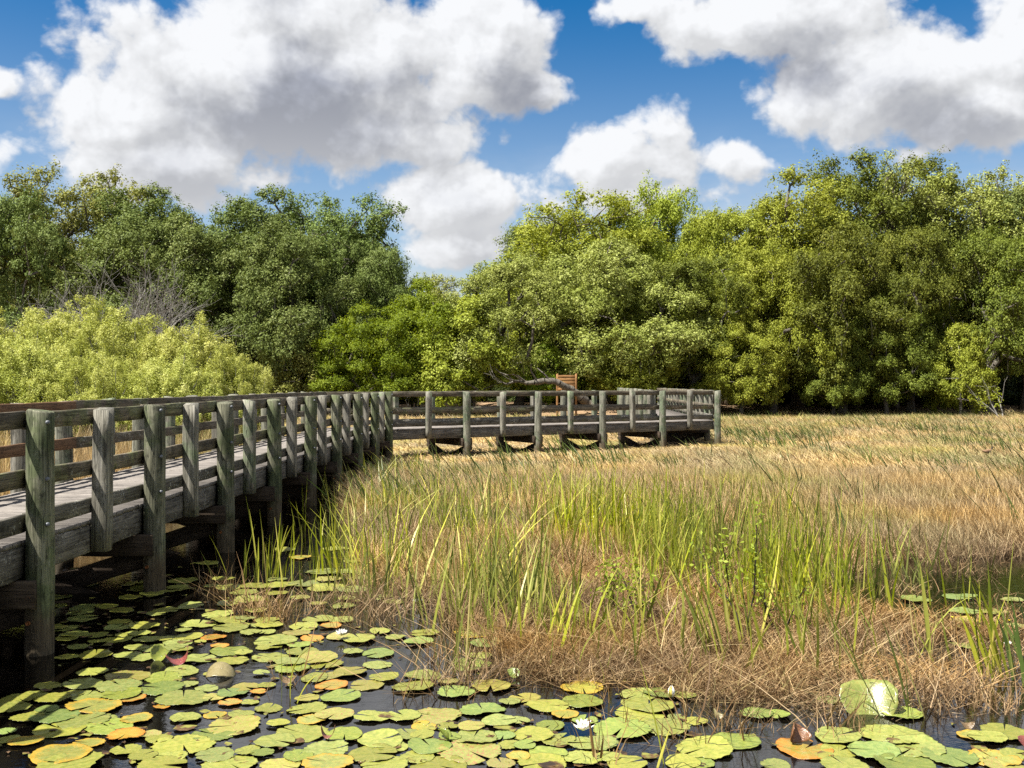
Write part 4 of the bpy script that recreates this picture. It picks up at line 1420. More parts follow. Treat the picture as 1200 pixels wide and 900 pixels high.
def scatter(name, label, cat, cs, pts, rotz, tilt, scl, seed=0):
    col, nv = cs
    rs = np.random.RandomState(seed)
    n = len(pts)
    me = bpy.data.meshes.new(name)
    me.vertices.add(n)
    me.vertices.foreach_set('co', np.asarray(pts, np.float32).ravel())
    a = me.attributes.new('turn', 'FLOAT_VECTOR', 'POINT')
    tl = np.asarray(tilt) if np.ndim(tilt) else np.full(n, tilt)
    a.data.foreach_set('vector', np.stack([rs.normal(0, 1, n) * tl, rs.normal(0, 1, n) * tl, rotz], -1).astype(np.float32).ravel())
    a = me.attributes.new('size', 'FLOAT_VECTOR', 'POINT')
    a.data.foreach_set('vector', np.asarray(scl, np.float32).ravel())
    a = me.attributes.new('pick', 'INT', 'POINT')
    a.data.foreach_set('value', rs.randint(0, nv, n).astype(np.int32))
    me.update()
    o = bpy.data.objects.new(name, me)
    C.objects.link(o)
    tag(o, label, cat, kind='stuff')
    g = bpy.data.node_groups.new(name + '_spread', 'GeometryNodeTree')
    g.interface.new_socket('Geometry', in_out='INPUT', socket_type='NodeSocketGeometry')
    g.interface.new_socket('Geometry', in_out='OUTPUT', socket_type='NodeSocketGeometry')
    gi_ = g.nodes.new('NodeGroupInput')
    go_ = g.nodes.new('NodeGroupOutput')
    ci = g.nodes.new('GeometryNodeCollectionInfo')
    ci.inputs['Collection'].default_value = col
    ci.inputs['Separate Children'].default_value = True
    ci.inputs['Reset Children'].default_value = True
    ip = g.nodes.new('GeometryNodeInstanceOnPoints')
    ip.inputs['Pick Instance'].default_value = True

    def na(nm, typ):
        nd = g.nodes.new('GeometryNodeInputNamedAttribute')
        nd.data_type = typ
        nd.inputs['Name'].default_value = nm
        return nd.outputs['Attribute']
    e2r = g.nodes.new('FunctionNodeEulerToRotation')
    g.links.new(na('turn', 'FLOAT_VECTOR'), e2r.inputs[0])
    g.links.new(gi_.outputs[0], ip.inputs['Points'])
    g.links.new(ci.outputs[0], ip.inputs['Instance'])
    g.links.new(na('pick', 'INT'), ip.inputs['Instance Index'])
    g.links.new(e2r.outputs[0], ip.inputs['Rotation'])
    g.links.new(na('size', 'FLOAT_VECTOR'), ip.inputs['Scale'])
    g.links.new(ip.outputs[0], go_.inputs[0])
    md = o.modifiers.new('spread', 'NODES')
    md.node_group = g
    return o


def walk_dist(x, y):
    """How far a point lies outside the boardwalk's footprint (negative: under it)."""
    def seg(P, u, nl, L):
        dx, dy = x - P.x, y - P.y
        s_ = dx * u.x + dy * u.y
        l_ = dx * nl.x + dy * nl.y
        return np.maximum(np.maximum(-s_ - 0.3, s_ - L - 0.3), np.maximum(-l_, l_ - WID))
    return np.minimum(np.minimum(seg(S0, u1, n1, N1 * BAY + 0.8), seg(A, u2, n2, N2 * BAY)), seg(B, u3, n3, N3 * BAY))


def field(seed, n, y0, y1, dens_pow, xpad=2.0, x0=None, x1=None):
    """Points over the view's fan, denser near."""
    rs = np.random.RandomState(seed)
    u = rs.rand(n)
    e = 2 - dens_pow
    Y = (y0 ** e + u * (y1 ** e - y0 ** e)) ** (1 / e)
    lo, hi = (-0.55, 0.55)
    X = (lo + (hi - lo) * rs.rand(n)) * Y + rs.uniform(-xpad, xpad, n)
    k = np.ones(n, bool)
    if x0 is not None:
        k &= X > x0
    if x1 is not None:
        k &= X < x1
    return X[k], Y[k], rs


def finish(X, Y, keep):
    X, Y = X[keep], Y[keep]
    return np.stack([X, Y, ground_z(X, Y)], -1)


LEAN = (-0.16, 0.05)


def polydist(x, y, poly):
    d = np.full(np.shape(x), 1e9)
    for i in range(len(poly)):
        ax, ay = poly[i]
        bx, by = poly[(i + 1) % len(poly)]
        tt = np.clip(((x - ax) * (bx - ax) + (y - ay) * (by - ay)) / ((bx - ax) ** 2 + (by - ay) ** 2), 0, 1)
        d = np.minimum(d, np.hypot(x - ax - tt * (bx - ax), y - ay - tt * (by - ay)))
    return d


near_dry = clump_set('dry_grass', M['dry'], [dict(seed=60 + i, n=24, spread=0.20, h0=0.14, h1=0.46, w=0.0105, lean=(LEAN[0] * 1.2, LEAN[1]), leanr=0.24, bend=0.30) for i in range(6)])
mid_dry = clump_set('dry_grass_far', M['dry'], [dict(seed=70 + i, n=22, spread=0.42, h0=0.10, h1=0.36, w=0.026, lean=(LEAN[0] * 1.2, LEAN[1]), leanr=0.24, bend=0.30) for i in range(6)])

# near half of the dry field
X, Y, rs = field(1, 26000, 10.0, 24.0, 1.0)
wd = walk_dist(X, Y)
wet = inpoly(X, Y, POND) | inpoly(X, Y, CHANNEL)
patch = vnoise(X * 0.8, Y * 0.6, 20)
near = smooth01((Y - 10.5) / 5.0)
keep = (~wet) & (wd > 0.25) & (rs.rand(len(X)) < np.clip(near * 0.85 + 0.1 + patch * 0.3, 0, 1)) & ((X > -3.2) | (X < -6.0))
P = finish(X, Y, keep)
n = len(P)
s_ = rs.uniform(0.75, 1.2, n) * (0.75 + 0.25 * smooth01((P[:, 1] - 11) / 6)) * (1 - 0.4 * smooth01((P[:, 1] - 18) / 6))
scatter('dry_marsh_grass', 'tan dry marsh grass filling the field in front of the boardwalk elbow', 'grass', near_dry, P, rs.uniform(-0.5, 0.5, n), 0.08,
        np.stack([s_, s_, s_ * rs.uniform(0.8, 1.15, n)], -1), 1)
# far half
X, Y, rs = field(2, 30000, 22.0, 64.5, 0.9)
wd = walk_dist(X, Y)
keep = (wd > -0.2) & (Y < shore_y(X) + 0.6) & ((Y < 62) | (rs.rand(len(X)) < 0.8))
P = finish(X, Y, keep)
n = len(P)
s_ = rs.uniform(0.8, 1.25, n) * (1 + 0.25 * smooth01((P[:, 1] - 30) / 25))
low_band = 0.85 + 0.25 * vnoise(P[:, 0] * 0.08, P[:, 1] * 0.22, 31)
scatter('dry_marsh_grass', 'pinkish tan dry grass of the far marsh up to the wood', 'grass', mid_dry, P, rs.uniform(-0.5, 0.5, n), 0.06,
        np.stack([s_ * 1.25, s_ * 1.25, s_ * rs.uniform(0.75, 1.1, n) * low_band * (0.42 + 0.58 * smooth01((np.abs(np.minimum(walk_dist(P[:, 0], P[:, 1]), 9) - 0.0) - 0.5) / 4.5))], -1), 2)

# brown tangled thatch along the water
th = clump_set('dead_thatch', M['thatch'], [dict(seed=80 + i, n=34, spread=0.18, h0=0.05, h1=0.21, w=0.0062, lean=(-0.10, 0.0), leanr=0.5, bend=0.45, kink=0.06) for i in range(6)])
X, Y, rs = field(3, 30000, 6.0, 16.0, 1.1, x0=-2.6)
wd = walk_dist(X, Y)
wet = inpoly(X, Y, POND)
ch = inpoly(X, Y, CHANNEL)
pn_ = vnoise(X * 1.3, Y * 1.3, 40) + 0.5 * vnoise(X * 3.1, Y * 3.1, 41)
edge_left = smooth01((X + 2.2 - 0.08 * Y) / 1.6)
keep = (~wet) & (wd > 0.3) & (rs.rand(len(X)) < np.clip(np.where(ch, 0.015 + 0.07 * (pn_ > 0.25), 0.80 + 0.9 * np.minimum(pn_ + 0.25, 0)) * (0.15 + 0.85 * edge_left) * (1 - 0.65 * smooth01((X - 1.4) / 1.2) * smooth01((9.5 - Y) / 2)), 0, 1))
pd = np.minimum(polydist(X, Y, POND), polydist(X, Y, CHANNEL) + 0.25)
keep &= rs.rand(len(X)) < np.clip(0.12 + 0.88 * smooth01((pd + 0.35 * pn_) / 0.85), 0, 1)
keep &= (Y < 13) | (rs.rand(len(X)) < 0.6)
P = finish(X, Y, keep)
P[:, 2] = np.maximum(P[:, 2], -0.02)
n = len(P)
s_ = rs.uniform(0.7, 1.25, n)
scatter('dead_thatch', 'brown tangled dead thatch between the lily pads and the reeds', 'dead grass', th, P, rs.uniform(-0.7, 0.7, n), 0.18,
        np.stack([s_, s_, s_ * rs.uniform(0.6, 1.2, n) * (1 - 0.45 * smooth01((P[:, 0] - 1.4) / 1.2) * smooth01((8.4 - P[:, 1]) / 1.0))], -1), 3)
# fallen pale straw lying over it
straw = clump_set('straw', M['dry'], [dict(seed=90 + i, n=14, spread=0.25, h0=0.14, h1=0.36, w=0.006, lean=(rs0, 0.1), leanr=0.9, bend=0.7) for i, rs0 in enumerate((-0.8, 0.7, 0.1, -0.4))])
X, Y, rs = field(4, 1300, 6.3, 15.0, 1.0, x0=-1.6, x1=3.0)
wet = inpoly(X, Y, POND)
keep = (~wet) & (walk_dist(X, Y) > 0.3) & (rs.rand(len(X)) < np.where(inpoly(X, Y, CHANNEL), 0.15, 0.9))
P = finish(X, Y, keep)
n = len(P)
scatter('fallen_straw', 'pale fallen straw lying across the brown thatch', 'dead grass', straw, P, rs.uniform(0, 6.28, n), 0.15, np.stack([rs.uniform(0.7, 1.2, n)] * 3, -1), 4)

# green reeds
rd = clump_set('green_reeds', M['reed'], [dict(seed=100 + i, n=5, spread=0.38, h0=0.35, h1=1.05, w=0.017, lean=(-0.06, 0.0), leanr=0.13, bend=(0.09, 0.09, 0.12, 0.3, 0.1, 0.2)[i], segs=5) for i in range(6)])
REED = [(-1.55, 9.6), (-0.6, 8.5), (0.3, 8.3), (0.9, 9.0), (1.35, 8.2), (1.7, 7.4), (2.3, 7.6), (3.0, 8.9), (4.1, 10.8), (5.2, 13.5), (4.2, 15.5), (1.5, 16.0), (-0.8, 15.0), (-1.9, 13.8), (-2.2, 12.0)]
X, Y, rs = field(5, 14500, 7.0, 21.0, 0.9)
ins = inpoly(X, Y, REED)
pn_ = vnoise(X * 1.1, Y * 0.8, 50) + 0.5 * vnoise(X * 2.7, Y * 2.7, 51)
around = smooth01(1 - (np.hypot((X - 1.0) / 4.5, (Y - 13) / 7.0) - 0.4) / 0.6)
pr_ = np.where(ins, np.clip(0.32 + 1.0 * pn_, 0.04, 1.0) * (0.35 + 0.65 * smooth01((polydist(X, Y, REED) + 0.2) / 1.2)) * 0.6, 0.22 * around)
keep = (rs.rand(len(X)) < pr_) & (~inpoly(X, Y, POND) | ins) & (walk_dist(X, Y) > 0.3) & (X > -2.6 )
P = finish(X, Y, keep)
P[:, 2] = np.maximum(P[:, 2], -0.08)
n = len(P)
s_ = rs.uniform(0.75, 1.2, n)
hz = np.where(inpoly(P[:, 0], P[:, 1], REED), 1.0, 0.8)
scatter('green_reeds', 'tall yellow-green reeds standing in the middle of the marsh', 'reeds', rd, P, np.where(P[:, 0] > 1.8, rs.uniform(-0.4, 0.4, n), rs.uniform(0, 6.28, n)), 0.06,
        np.stack([s_, s_, s_ * hz], -1), 5)
# reeds by the pilings and in the upper pads
X, Y, rs = field(6, 3200, 9.5, 25.0, 1.0, x0=-3.3, x1=0.2)
pn_ = vnoise(X * 1.7, Y * 0.9, 55)
wd = walk_dist(X, Y)
keep = (wd > 0.12) & (wd < 2.2) & (rs.rand(len(X)) < np.clip(0.20 + 0.9 * pn_, 0.03, 0.8) * np.where(Y < 12.0, 0.25, 1.0)) & ((X > -2.9) | (Y > 12.8))
P = finish(X, Y, keep)
P[:, 2] = np.maximum(P[:, 2], -0.1)
n = len(P)
s_ = rs.uniform(0.6, 1.0, n)
scatter('green_reeds', 'green reeds growing along the pilings of the near boardwalk', 'reeds', rd, P, rs.uniform(0, 6.28, n), 0.08, np.stack([s_, s_, s_], -1), 6)

# darker single blades all over the field
bl = clump_set('green_blades', M['blade'], [dict(seed=110 + i, n=5, spread=0.22, h0=0.40, h1=0.85, w=0.020, lean=(-0.22, 0.0), leanr=0.14, bend=0.14, segs=4) for i in range(6)])
X, Y, rs = field(7, 9000, 13.0, 58.0, 0.9, x0=-3)
pn_ = vnoise(X * 0.35, Y * 0.16, 60) + 0.6 * vnoise(X * 1.1, Y * 0.5, 61)
keep = (walk_dist(X, Y) > 0.3) & (rs.rand(len(X)) < np.clip(0.12 + 0.75 * pn_, 0.03, 0.8)) & (~inpoly(X, Y, POND)) & (Y < shore_y(X))
P = finish(X, Y, keep)
n = len(P)
s_ = rs.uniform(0.7, 1.15, n) * (1 - 0.2 * smooth01((P[:, 1] - 25) / 25))
scatter('green_blades', 'dark green blades scattered through the dry marsh grass', 'grass', bl, P, rs.uniform(-0.5, 0.5, n), 0.06,
        np.stack([s_ * (1 + P[:, 1] * 0.012), s_ * (1 + P[:, 1] * 0.012), s_], -1), 7)
# greener grass at the far edge
eg = clump_set('far_green_grass', M['edge_grass'], [dict(seed=120 + i, n=24, spread=0.5, h0=0.14, h1=0.42, w=0.020, lean=(-0.1, 0.0), leanr=0.2, bend=0.2) for i in range(4)])
X, Y, rs = field(8, 9000, 34.0, 64.5, 0.2)
keep = (rs.rand(len(X)) < smooth01((Y - 40) / 16) * np.clip(0.55 + vnoise(X * 0.2, Y * 0.3, 65), 0, 1)) & (walk_dist(X, Y) > 0.2) & (Y < shore_y(X) + 1.5)
P = finish(X, Y, keep)
n = len(P)
s_ = rs.uniform(0.7, 1.25, n)
scatter('far_green_grass', 'light green grass along the foot of the wood', 'grass', eg, P, rs.uniform(0, 6.28, n), 0.05, np.stack([s_, s_, s_], -1), 8)
# grass left of the near boardwalk, seen between the rails
X, Y, rs = field(9, 9000, 7.0, 27.0, 0.9, x1=-5.9)
keep = (walk_dist(X, Y) > 0.2) & (X > -17)
P = finish(X, Y, keep)
P[:, 2] = np.maximum(P[:, 2], -0.02)
n = len(P)
s_ = rs.uniform(0.9, 1.5, n)
scatter('dry_marsh_grass', 'golden grass on the far side of the near boardwalk, seen between its rails', 'grass', near_dry, P, rs.uniform(0, 6.28, n), 0.1, np.stack([s_, s_, s_ * (1.2 + 1.3 * smooth01((P[:, 1] - 12) / 5))], -1), 9)
# sparse stems standing in the water among the pads
st = clump_set('water_stems', M['thatch'], [dict(seed=130 + i, n=5, spread=0.12, h0=0.12, h1=0.42, w=0.006, leanr=0.35, bend=0.4, segs=3, kink=0.05) for i in range(5)])
rs = np.random.RandomState(77)
pts = []
for (x, y, k, sp_) in [(330, 720, 60, 26), (440, 730, 40, 30), (410, 705, 50, 22), (520, 805, 40, 22), (540, 770, 30, 30), (585, 790, 60, 25), (545, 740, 40, 16), (455, 715, 40, 20), (330, 800, 8, 12),
                       (1075, 815, 50, 40), (1120, 825, 30, 30), (980, 850, 20, 30), (690, 830, 10, 40), (860, 850, 24, 30), (1180, 830, 20, 20), (700, 885, 6, 8), (800, 870, 8, 10), (260, 690, 26, 20), (295, 715, 30, 12)]:
    for _ in range(k):
        g_ = grd(x + rs.normal(0, sp_), y + rs.normal(0, sp_ * 0.25))
        pts.append((g_[0], g_[1], -0.05))
n = len(pts)
s_ = rs.uniform(0.6, 1.3, n)
scatter('water_stems', 'dead brown stems poking out of the water among the lily pads', 'dead grass', st, np.array(pts), rs.uniform(0, 6.28, n), 0.2, np.stack([s_, s_, s_], -1), 10)


# ---------------------------------------------------------------- single reeds one can tell apart
def blade_mesh(seed, h, w, lean, bend, droop=0.0, segs=8):
    rs = np.random.RandomState(seed)
    V, F_ = [], []
    fa = rs.uniform(0, 3.14)
    side = np.array([math.cos(fa), math.sin(fa), 0])
    fold = np.array([-math.sin(fa), math.cos(fa), 0])
    for i in range(segs + 1):
        tt = i / segs
        c_ = np.array([lean[0] * tt + bend[0] * tt * tt, lean[1] * tt + bend[1] * tt * tt, tt - droop * tt ** 3]) * h
        ww = w * 0.5 * (0.75 + 0.5 * math.sin(math.pi * min(1, tt * 1.1))) * (1 - tt ** 5) + 0.0006
        V += [tuple(c_ - side * ww), tuple(c_ + fold * ww * 0.35), tuple(c_ + side * ww)]
    for i in range(segs):
        for j in range(2):
            a = i * 3 + j
            F_.append((a, a + 1, a + 4, a + 3))
    tint = rs.rand()
    return mesh_np('reed_blade', V, F_, {'tint': [tint] * len(V)}, smooth=True)


def reed_clump(label, x, y, specs, seed, cat='reeds', mat='reed', sp_=0.05):
    g_ = grd(x, y)
    rs = np.random.RandomState(seed)
    r_ = thing('reed_clump', label, cat, (g_[0], g_[1], -0.05), 0, 'reed clumps standing in the water')
    for i, (h, w, lx, bx, dr) in enumerate(specs):
        me = blade_mesh(seed * 50 + i, h, w, (lx, rs.normal(0, 0.05)), (bx, rs.normal(0, 0.05)), dr)
        add('reed_blade', me, M[mat], r_, (rs.normal(0, sp_), rs.normal(0, sp_), 0))
    return r_


def rand_specs(seed, n, h0, h1, w, lx=0.0, bx=0.0, sl=0.12, sb=0.12, dr=0.06):
    rs = np.random.RandomState(seed)
    return [(rs.uniform(h0, h1), w * rs.uniform(0.6, 1.3), rs.normal(lx, sl), rs.normal(bx, sb), abs(rs.normal(0, dr))) for _ in range(n)]


reed_clump('clump with one broad pointed leaf blade, left of the clump at the right photo edge', 1082, 772,
           [(0.80, 0.045, -0.05, -0.06, 0), (0.78, 0.012, -0.10, -0.02, 0), (0.72, 0.012, 0.35, 0.25, 0.25), (0.45, 0.012, 0.1, 0.05, 0), (0.5, 0.01, -0.2, 0.1, 0)], 201)
reed_clump('dense green and yellow reed clump at the right photo edge', 1166, 792,
           [(0.98, 0.026, -0.12, -0.02, 0), (0.86, 0.02, -0.05, 0.0, 0), (0.8, 0.02, -0.22, -0.12, 0.05)] + rand_specs(3, 12, 0.35, 0.75, 0.018, -0.08, -0.03, 0.14, 0.1), 202, sp_=0.09)
reed_clump('dark green reed clump cut by the right photo edge', 1196, 800, rand_specs(4, 9, 0.4, 0.8, 0.02, -0.16, -0.06, 0.1, 0.1), 203, mat='blade', sp_=0.06)
reed_clump('thin leaning stems beside the upright bright lily pad', 1062, 845, rand_specs(5, 9, 0.35, 0.82, 0.009, -0.25, -0.08, 0.12, 0.08), 204, sp_=0.09)
reed_clump('thin stems left of the upright bright lily pad, reaching over the thatch', 1022, 822, rand_specs(6, 5, 0.45, 0.75, 0.009, -0.3, -0.12, 0.1, 0.05), 205, sp_=0.06)
reed_clump('tall pale reeds leaning left in front of the dark-stemmed saplings', 842, 772, [(1.10, 0.022, -0.26, -0.12, 0.0), (0.95, 0.02, -0.2, -0.1, 0.02), (1.2, 0.018, -0.34, -0.22, 0.06)] + rand_specs(7, 8, 0.5, 1.0, 0.016, -0.2, -0.1, 0.08, 0.08), 206, sp_=0.09)
reed_clump('upright reeds right of the tall pale leaning reeds', 878, 765, rand_specs(8, 9, 0.5, 0.95, 0.016, -0.12, -0.06, 0.08, 0.06), 207, sp_=0.08)
reed_clump('slim green reed clump standing in the pads below the elbow reeds', 540, 790, rand_specs(9, 7, 0.4, 0.95, 0.011, 0.0, 0.0, 0.08, 0.06), 208, sp_=0.04)
reed_clump('few bent thin stems rising from the pads in the lower left middle', 335, 822, [(0.62, 0.006, -0.18, 0.55, 0.35), (0.5, 0.007, 0.02, -0.04, 0), (0.42, 0.007, -0.1, 0.2, 0.1), (0.36, 0.006, 0.25, 0.3, 0.3)], 209, sp_=0.05)
reed_clump('two brown stalks standing before the largest white water lily', 698, 893, [(0.32, 0.012, -0.10, -0.03, 0), (0.2, 0.012, 0.12, 0.0, 0), (0.13, 0.016, -0.1, 0, 0)], 210, mat='thatch', sp_=0.02)
reed_clump('thin green stalk and leaning brown straws right of the largest white water lily', 782, 900, [(0.62, 0.009, -0.16, -0.06, 0), (0.24, 0.008, 0.1, 0.1, 0), (0.27, 0.012, 0.3, 0.0, 0), (0.3, 0.006, -0.4, 0.1, 0)], 211, sp_=0.03)
reed_clump('green reeds beside the third piling of the near railing', 302, 682, rand_specs(10, 14, 0.35, 0.85, 0.014, -0.02, -0.02, 0.12, 0.1), 212, sp_=0.12)
reed_clump('pale green reeds between the third and fourth pilings of the near railing', 325, 672, rand_specs(11, 8, 0.4, 0.8, 0.014, 0.1, 0.05, 0.1, 0.1), 213, sp_=0.1)

# dark-stemmed leafy saplings in the reeds
for (x, y, h, sd, lb) in [(868, 752, 0.95, 1, 'dark-stemmed leafy sapling in the reeds, the tallest one'), (912, 742, 0.5, 2, 'dark-stemmed leafy sapling right of the tallest one'),
                          (755, 735, 0.42, 3, 'low yellow-green leafy plant in the reeds left of the dark-stemmed saplings'), (720, 722, 0.36, 4, 'lowest leafy plant, half hidden in the reeds')]:
    rs = np.random.RandomState(300 + sd)
    g_ = grd(x, y)
    o = thing('leafy_sapling', lb, 'sapling', (g_[0], g_[1], -0.03), 0, 'leafy saplings among the reeds')
    segs, lp = [], []
    for k in range(3):
        p = np.array([rs.normal(0, 0.04), rs.normal(0, 0.04), 0])
        d = unit(np.array([rs.normal(-0.35, 0.25), rs.normal(0, 0.2), 1.0]))
        r = 0.011
        for i in range(7):
            d = unit(d + rs.normal(0, 0.1, 3))
            q = p + d * h / 6.5
            segs.append((p, r, q, r * 0.85))
            p, r = q, r * 0.85
            if i > 1:
                for _ in range(2):
                    e = unit(d + rs.normal(0, 0.6, 3))
                    q2 = p + e * rs.uniform(0.08, 0.2)
                    segs.append((p, r * 0.5, q2, r * 0.3))
                    lp.append(q2)
                lp.append(p)
    V, F_ = tubes(segs, 5)
    add('stem', mesh_np('stem', V, F_), M['dark_stem'], o)
    lp = np.array(lp)
    pos = (lp[:, None, :] + rs.normal(0, 0.03, (len(lp), 5, 3))).reshape(-1, 3)
    V, F_, T = leaf_quads(rs, pos, rs.normal(0, 1, pos.shape), 0.042, aspect=0.5, tint=rs.rand(len(pos)))
    add('foliage', mesh_np('foliage', V, F_, {'tint': T}), M['sapling'], o)


# ---------------------------------------------------------------- lily pads
def pad_mesh(seed, segs=76, curl=0.0, notch=0.30, wob=0.035, scal=0.015):
    rs = np.random.RandomState(seed)
    th_ = notch / 2 + (2 * math.pi - notch) * np.arange(segs + 1) / segs
    ph = rs.uniform(0, 6.28, 4)
    nz = rs.normal(0, scal, segs + 1)
    rr = 1 + wob * np.sin(2 * th_ + ph[0]) + wob * 0.8 * np.sin(3 * th_ + ph[1]) + 1.7 * scal * (1 - np.abs(np.sin(9.5 * th_ + ph[2]))) + nz
    rr[0] *= 0.93
    rr[-1] *= 0.93
    fr = [0.10, 0.45, 0.8, 0.96, 1.0]
    V, rad_, ang_ = [], [], []
    up = 0.022 * np.sin(2 * th_ + ph[3]) + 0.018 * np.sin(5 * th_ + ph[0])
    for f in fr:
        for j in range(segs + 1):
            z = 0.012 * math.sin(8 * th_[j] + ph[1]) * f + up[j] * f * f + curl * max(0, math.sin(th_[j] + ph[2])) ** 3 * f ** 4 + 0.02 * (f - 0.4) ** 2
            V.append((rr[j] * f * math.cos(th_[j]), rr[j] * f * math.sin(th_[j]), z))
            rad_.append(f)
            ang_.append(th_[j])
    nr = len(fr)
    k = segs + 1
    F_ = []
    for i in range(nr - 1):
        for j in range(segs):
            F_.append((i * k + j, (i + 1) * k + j, (i + 1) * k + j + 1, i * k + j + 1))
    V.append((0, 0, 0))
    rad_.append(0)
    ang_.append(0)
    c_ = len(V) - 1
    for j in range(segs):
        F_.append((c_, j, j + 1))
    # a rim turned under, so that the pad has thickness
    o_ = len(V)
    for j in range(k):
        x, y, z = V[(nr - 1) * k + j]
        V.append((x * 0.985, y * 0.985, z - 0.016))
        rad_.append(1.0)
        ang_.append(th_[j])
    for j in range(segs):
        F_.append(((nr - 1) * k + j, o_ + j, o_ + j + 1, (nr - 1) * k + j + 1))
    return mesh_np('lily_pad', V, F_, {'rad': rad_, 'ang': ang_}, smooth=True)


PADS_ME = [pad_mesh(500 + i, curl=c_ * 0.6, notch=nt, scal=sc_) for i, (c_, nt, sc_) in enumerate(
    [(0, 0.12, 0.014), (0, 0.20, 0.03), (0.06, 0.10, 0.022), (0, 0.3, 0.012), (0.12, 0.15, 0.035), (0, 0.10, 0.026), (0.16, 0.2, 0.014), (0.04, 0.4, 0.024), (0, 0.16, 0.010), (0.22, 0.14, 0.028)])]

A_ = """390,97,140 675,130,140 650,165,110 770,60,130 550,195,130 690,195,130 455,175,110 765,193,80 450,265,160 600,268,130 665,282,110 640,232,110 710,237,120 1020,78,150 1075,105,170 930,125,150
1080,140,155 860,150,80 1175,160,100 885,182,125 1000,185,110o 940,205,60 1030,225,90o 835,213,130 860,240,100 1075,250,180f 930,285,160 1090,295,150 435,347,140o 600,370,200p 770,375,170f 850,345,160 390,402,180
225,412,125 560,410,210 755,422,200f 880,405,90o 1150,420,130p 970,425,100 1090,445,130f 90,475,180 245,468,165 405,462,150 570,450,180f 620,470,130o 860,470,230 1005,465,120p 1080,490,100o 1170,490,90y 440,505,250y
220,522,120f 255,553,220f 640,565,150y 870,562,150 1010,550,110y 1130,545,120 390,580,230y 285,615,240 510,605,220f 30,625,90f 120,670,150y 40,665,100 590,640,180o 700,640,110y 745,660,120 415,680,140y 1100,600,240p 1000,640,200f
860,690,270 285,730,260y 590,712,140 670,737,130 805,745,140 1010,735,190 1175,670,80y 1160,715,120 330,775,290 760,785,220 1080,780,240y 760,510,80o"""
B_ = """50,160,90 95,200,200 60,232,110 70,280,180 295,100,150 400,103,120 225,135,145 350,130,110o 205,218,130f 265,190,120o 395,182,130p 485,190,160 190,165,130p 215,252,145 285,283,205p 160,300,140 330,310,150 170,330,170f
455,250,100 575,260,155f 570,315,140 580,155,100 655,185,100 790,165,140 760,203,150f 440,345,160p 275,375,130 350,365,130p 600,370,140 780,365,190 355,410,170o 520,410,160y 735,415,200 900,390,100o 940,440,170f 1040,160,220y
1080,210,150f 1050,270,120 1010,315,180f 1100,410,200p 400,460,200f 240,520,180 60,520,120 370,545,190y 260,570,130y 550,555,180 690,552,170 840,555,250p 1060,525,200f 1140,575,180 1190,485,100 105,585,115 215,635,250 90,670,190
30,725,110f 415,640,190f 585,665,210 325,715,220 200,740,150f 790,605,120y 720,640,150 815,695,200f 1020,655,220 545,730,240 640,700,150 755,745,170 1000,720,290p 1185,690,120 1160,645,120f 335,770,230y 605,780,220
115,785,190y 860,790,260 1150,775,130y 1010,600,130p 900,600,100 50,410,90 10,440,80o 25,350,80y 240,470,110p 10,500,70o 910,650,110f 780,640,120"""
C_ = """60,470,150p 330,420,210y 170,505,200 330,485,210f 250,545,130y 180,598,140f 30,575,110 340,572,120f 590,455,180 700,445,170f 800,455,130 640,500,240 600,545,230 515,612,260f 720,605,220 770,560,90y 860,577,110 100,640,190
220,665,170 380,680,230 450,690,200y 60,690,110f 170,730,190f 330,750,180 450,745,130 140,775,220 540,775,200 900,705,260 1040,670,230f 1150,540,150f 800,770,170 870,775,170f 1190,665,60 30,740,120y"""
D_ = """40,680,100f 285,765,200 510,765,240 430,825,215f 590,815,240 535,672,190f 150,820,230o 290,830,160 740,850,220f 830,765,130y 890,770,150 960,750,180 310,885,180 560,885,240f 920,860,190y 960,885,160p 1000,840,110 30,885,120
600,212,130f 775,203,140f 800,262,130f 790,300,110y 720,320,130f 790,400,110f 920,265,100 1010,320,80 990,215,90 250,622,100f 680,322,70f 700,840,140f 860,850,120o"""
E_ = """60,487,110 45,540,120 170,483,120 150,515,100 330,432,130 350,460,110p 430,430,120 250,478,130 350,495,150 440,500,130 505,455,110 240,532,80 310,555,70 410,565,100 420,535,80 560,530,90 600,550,90 180,345,80 370,343,90
240,375,90y 440,392,60 450,340,60 620,447,50 110,620,90 0,640,90 0,620,60"""
Z_ = """520,250,110 855,320,140 960,240,120 1045,310,110 1080,350,140 790,370,80 500,440,100 570,460,110 1000,345,90 830,350,100"""
PADL = []
for (txt, ox, oy, sc_) in ((A_, 0, 700, 4), (B_, 300, 700, 4), (C_, 600, 700, 4), (D_, 900, 640, 3.46), (E_, 280, 540, 3.333), (Z_, 0, 600, 4)):
    for tok in txt.split():
        kd = tok[-1] if tok[-1].isalpha() else 'g'
        x, y, w_ = [float(v) for v in tok.rstrip('oyfpg').split(',')]
        PADL.append((ox + x / sc_, oy + y / sc_, w_ / sc_, kd))
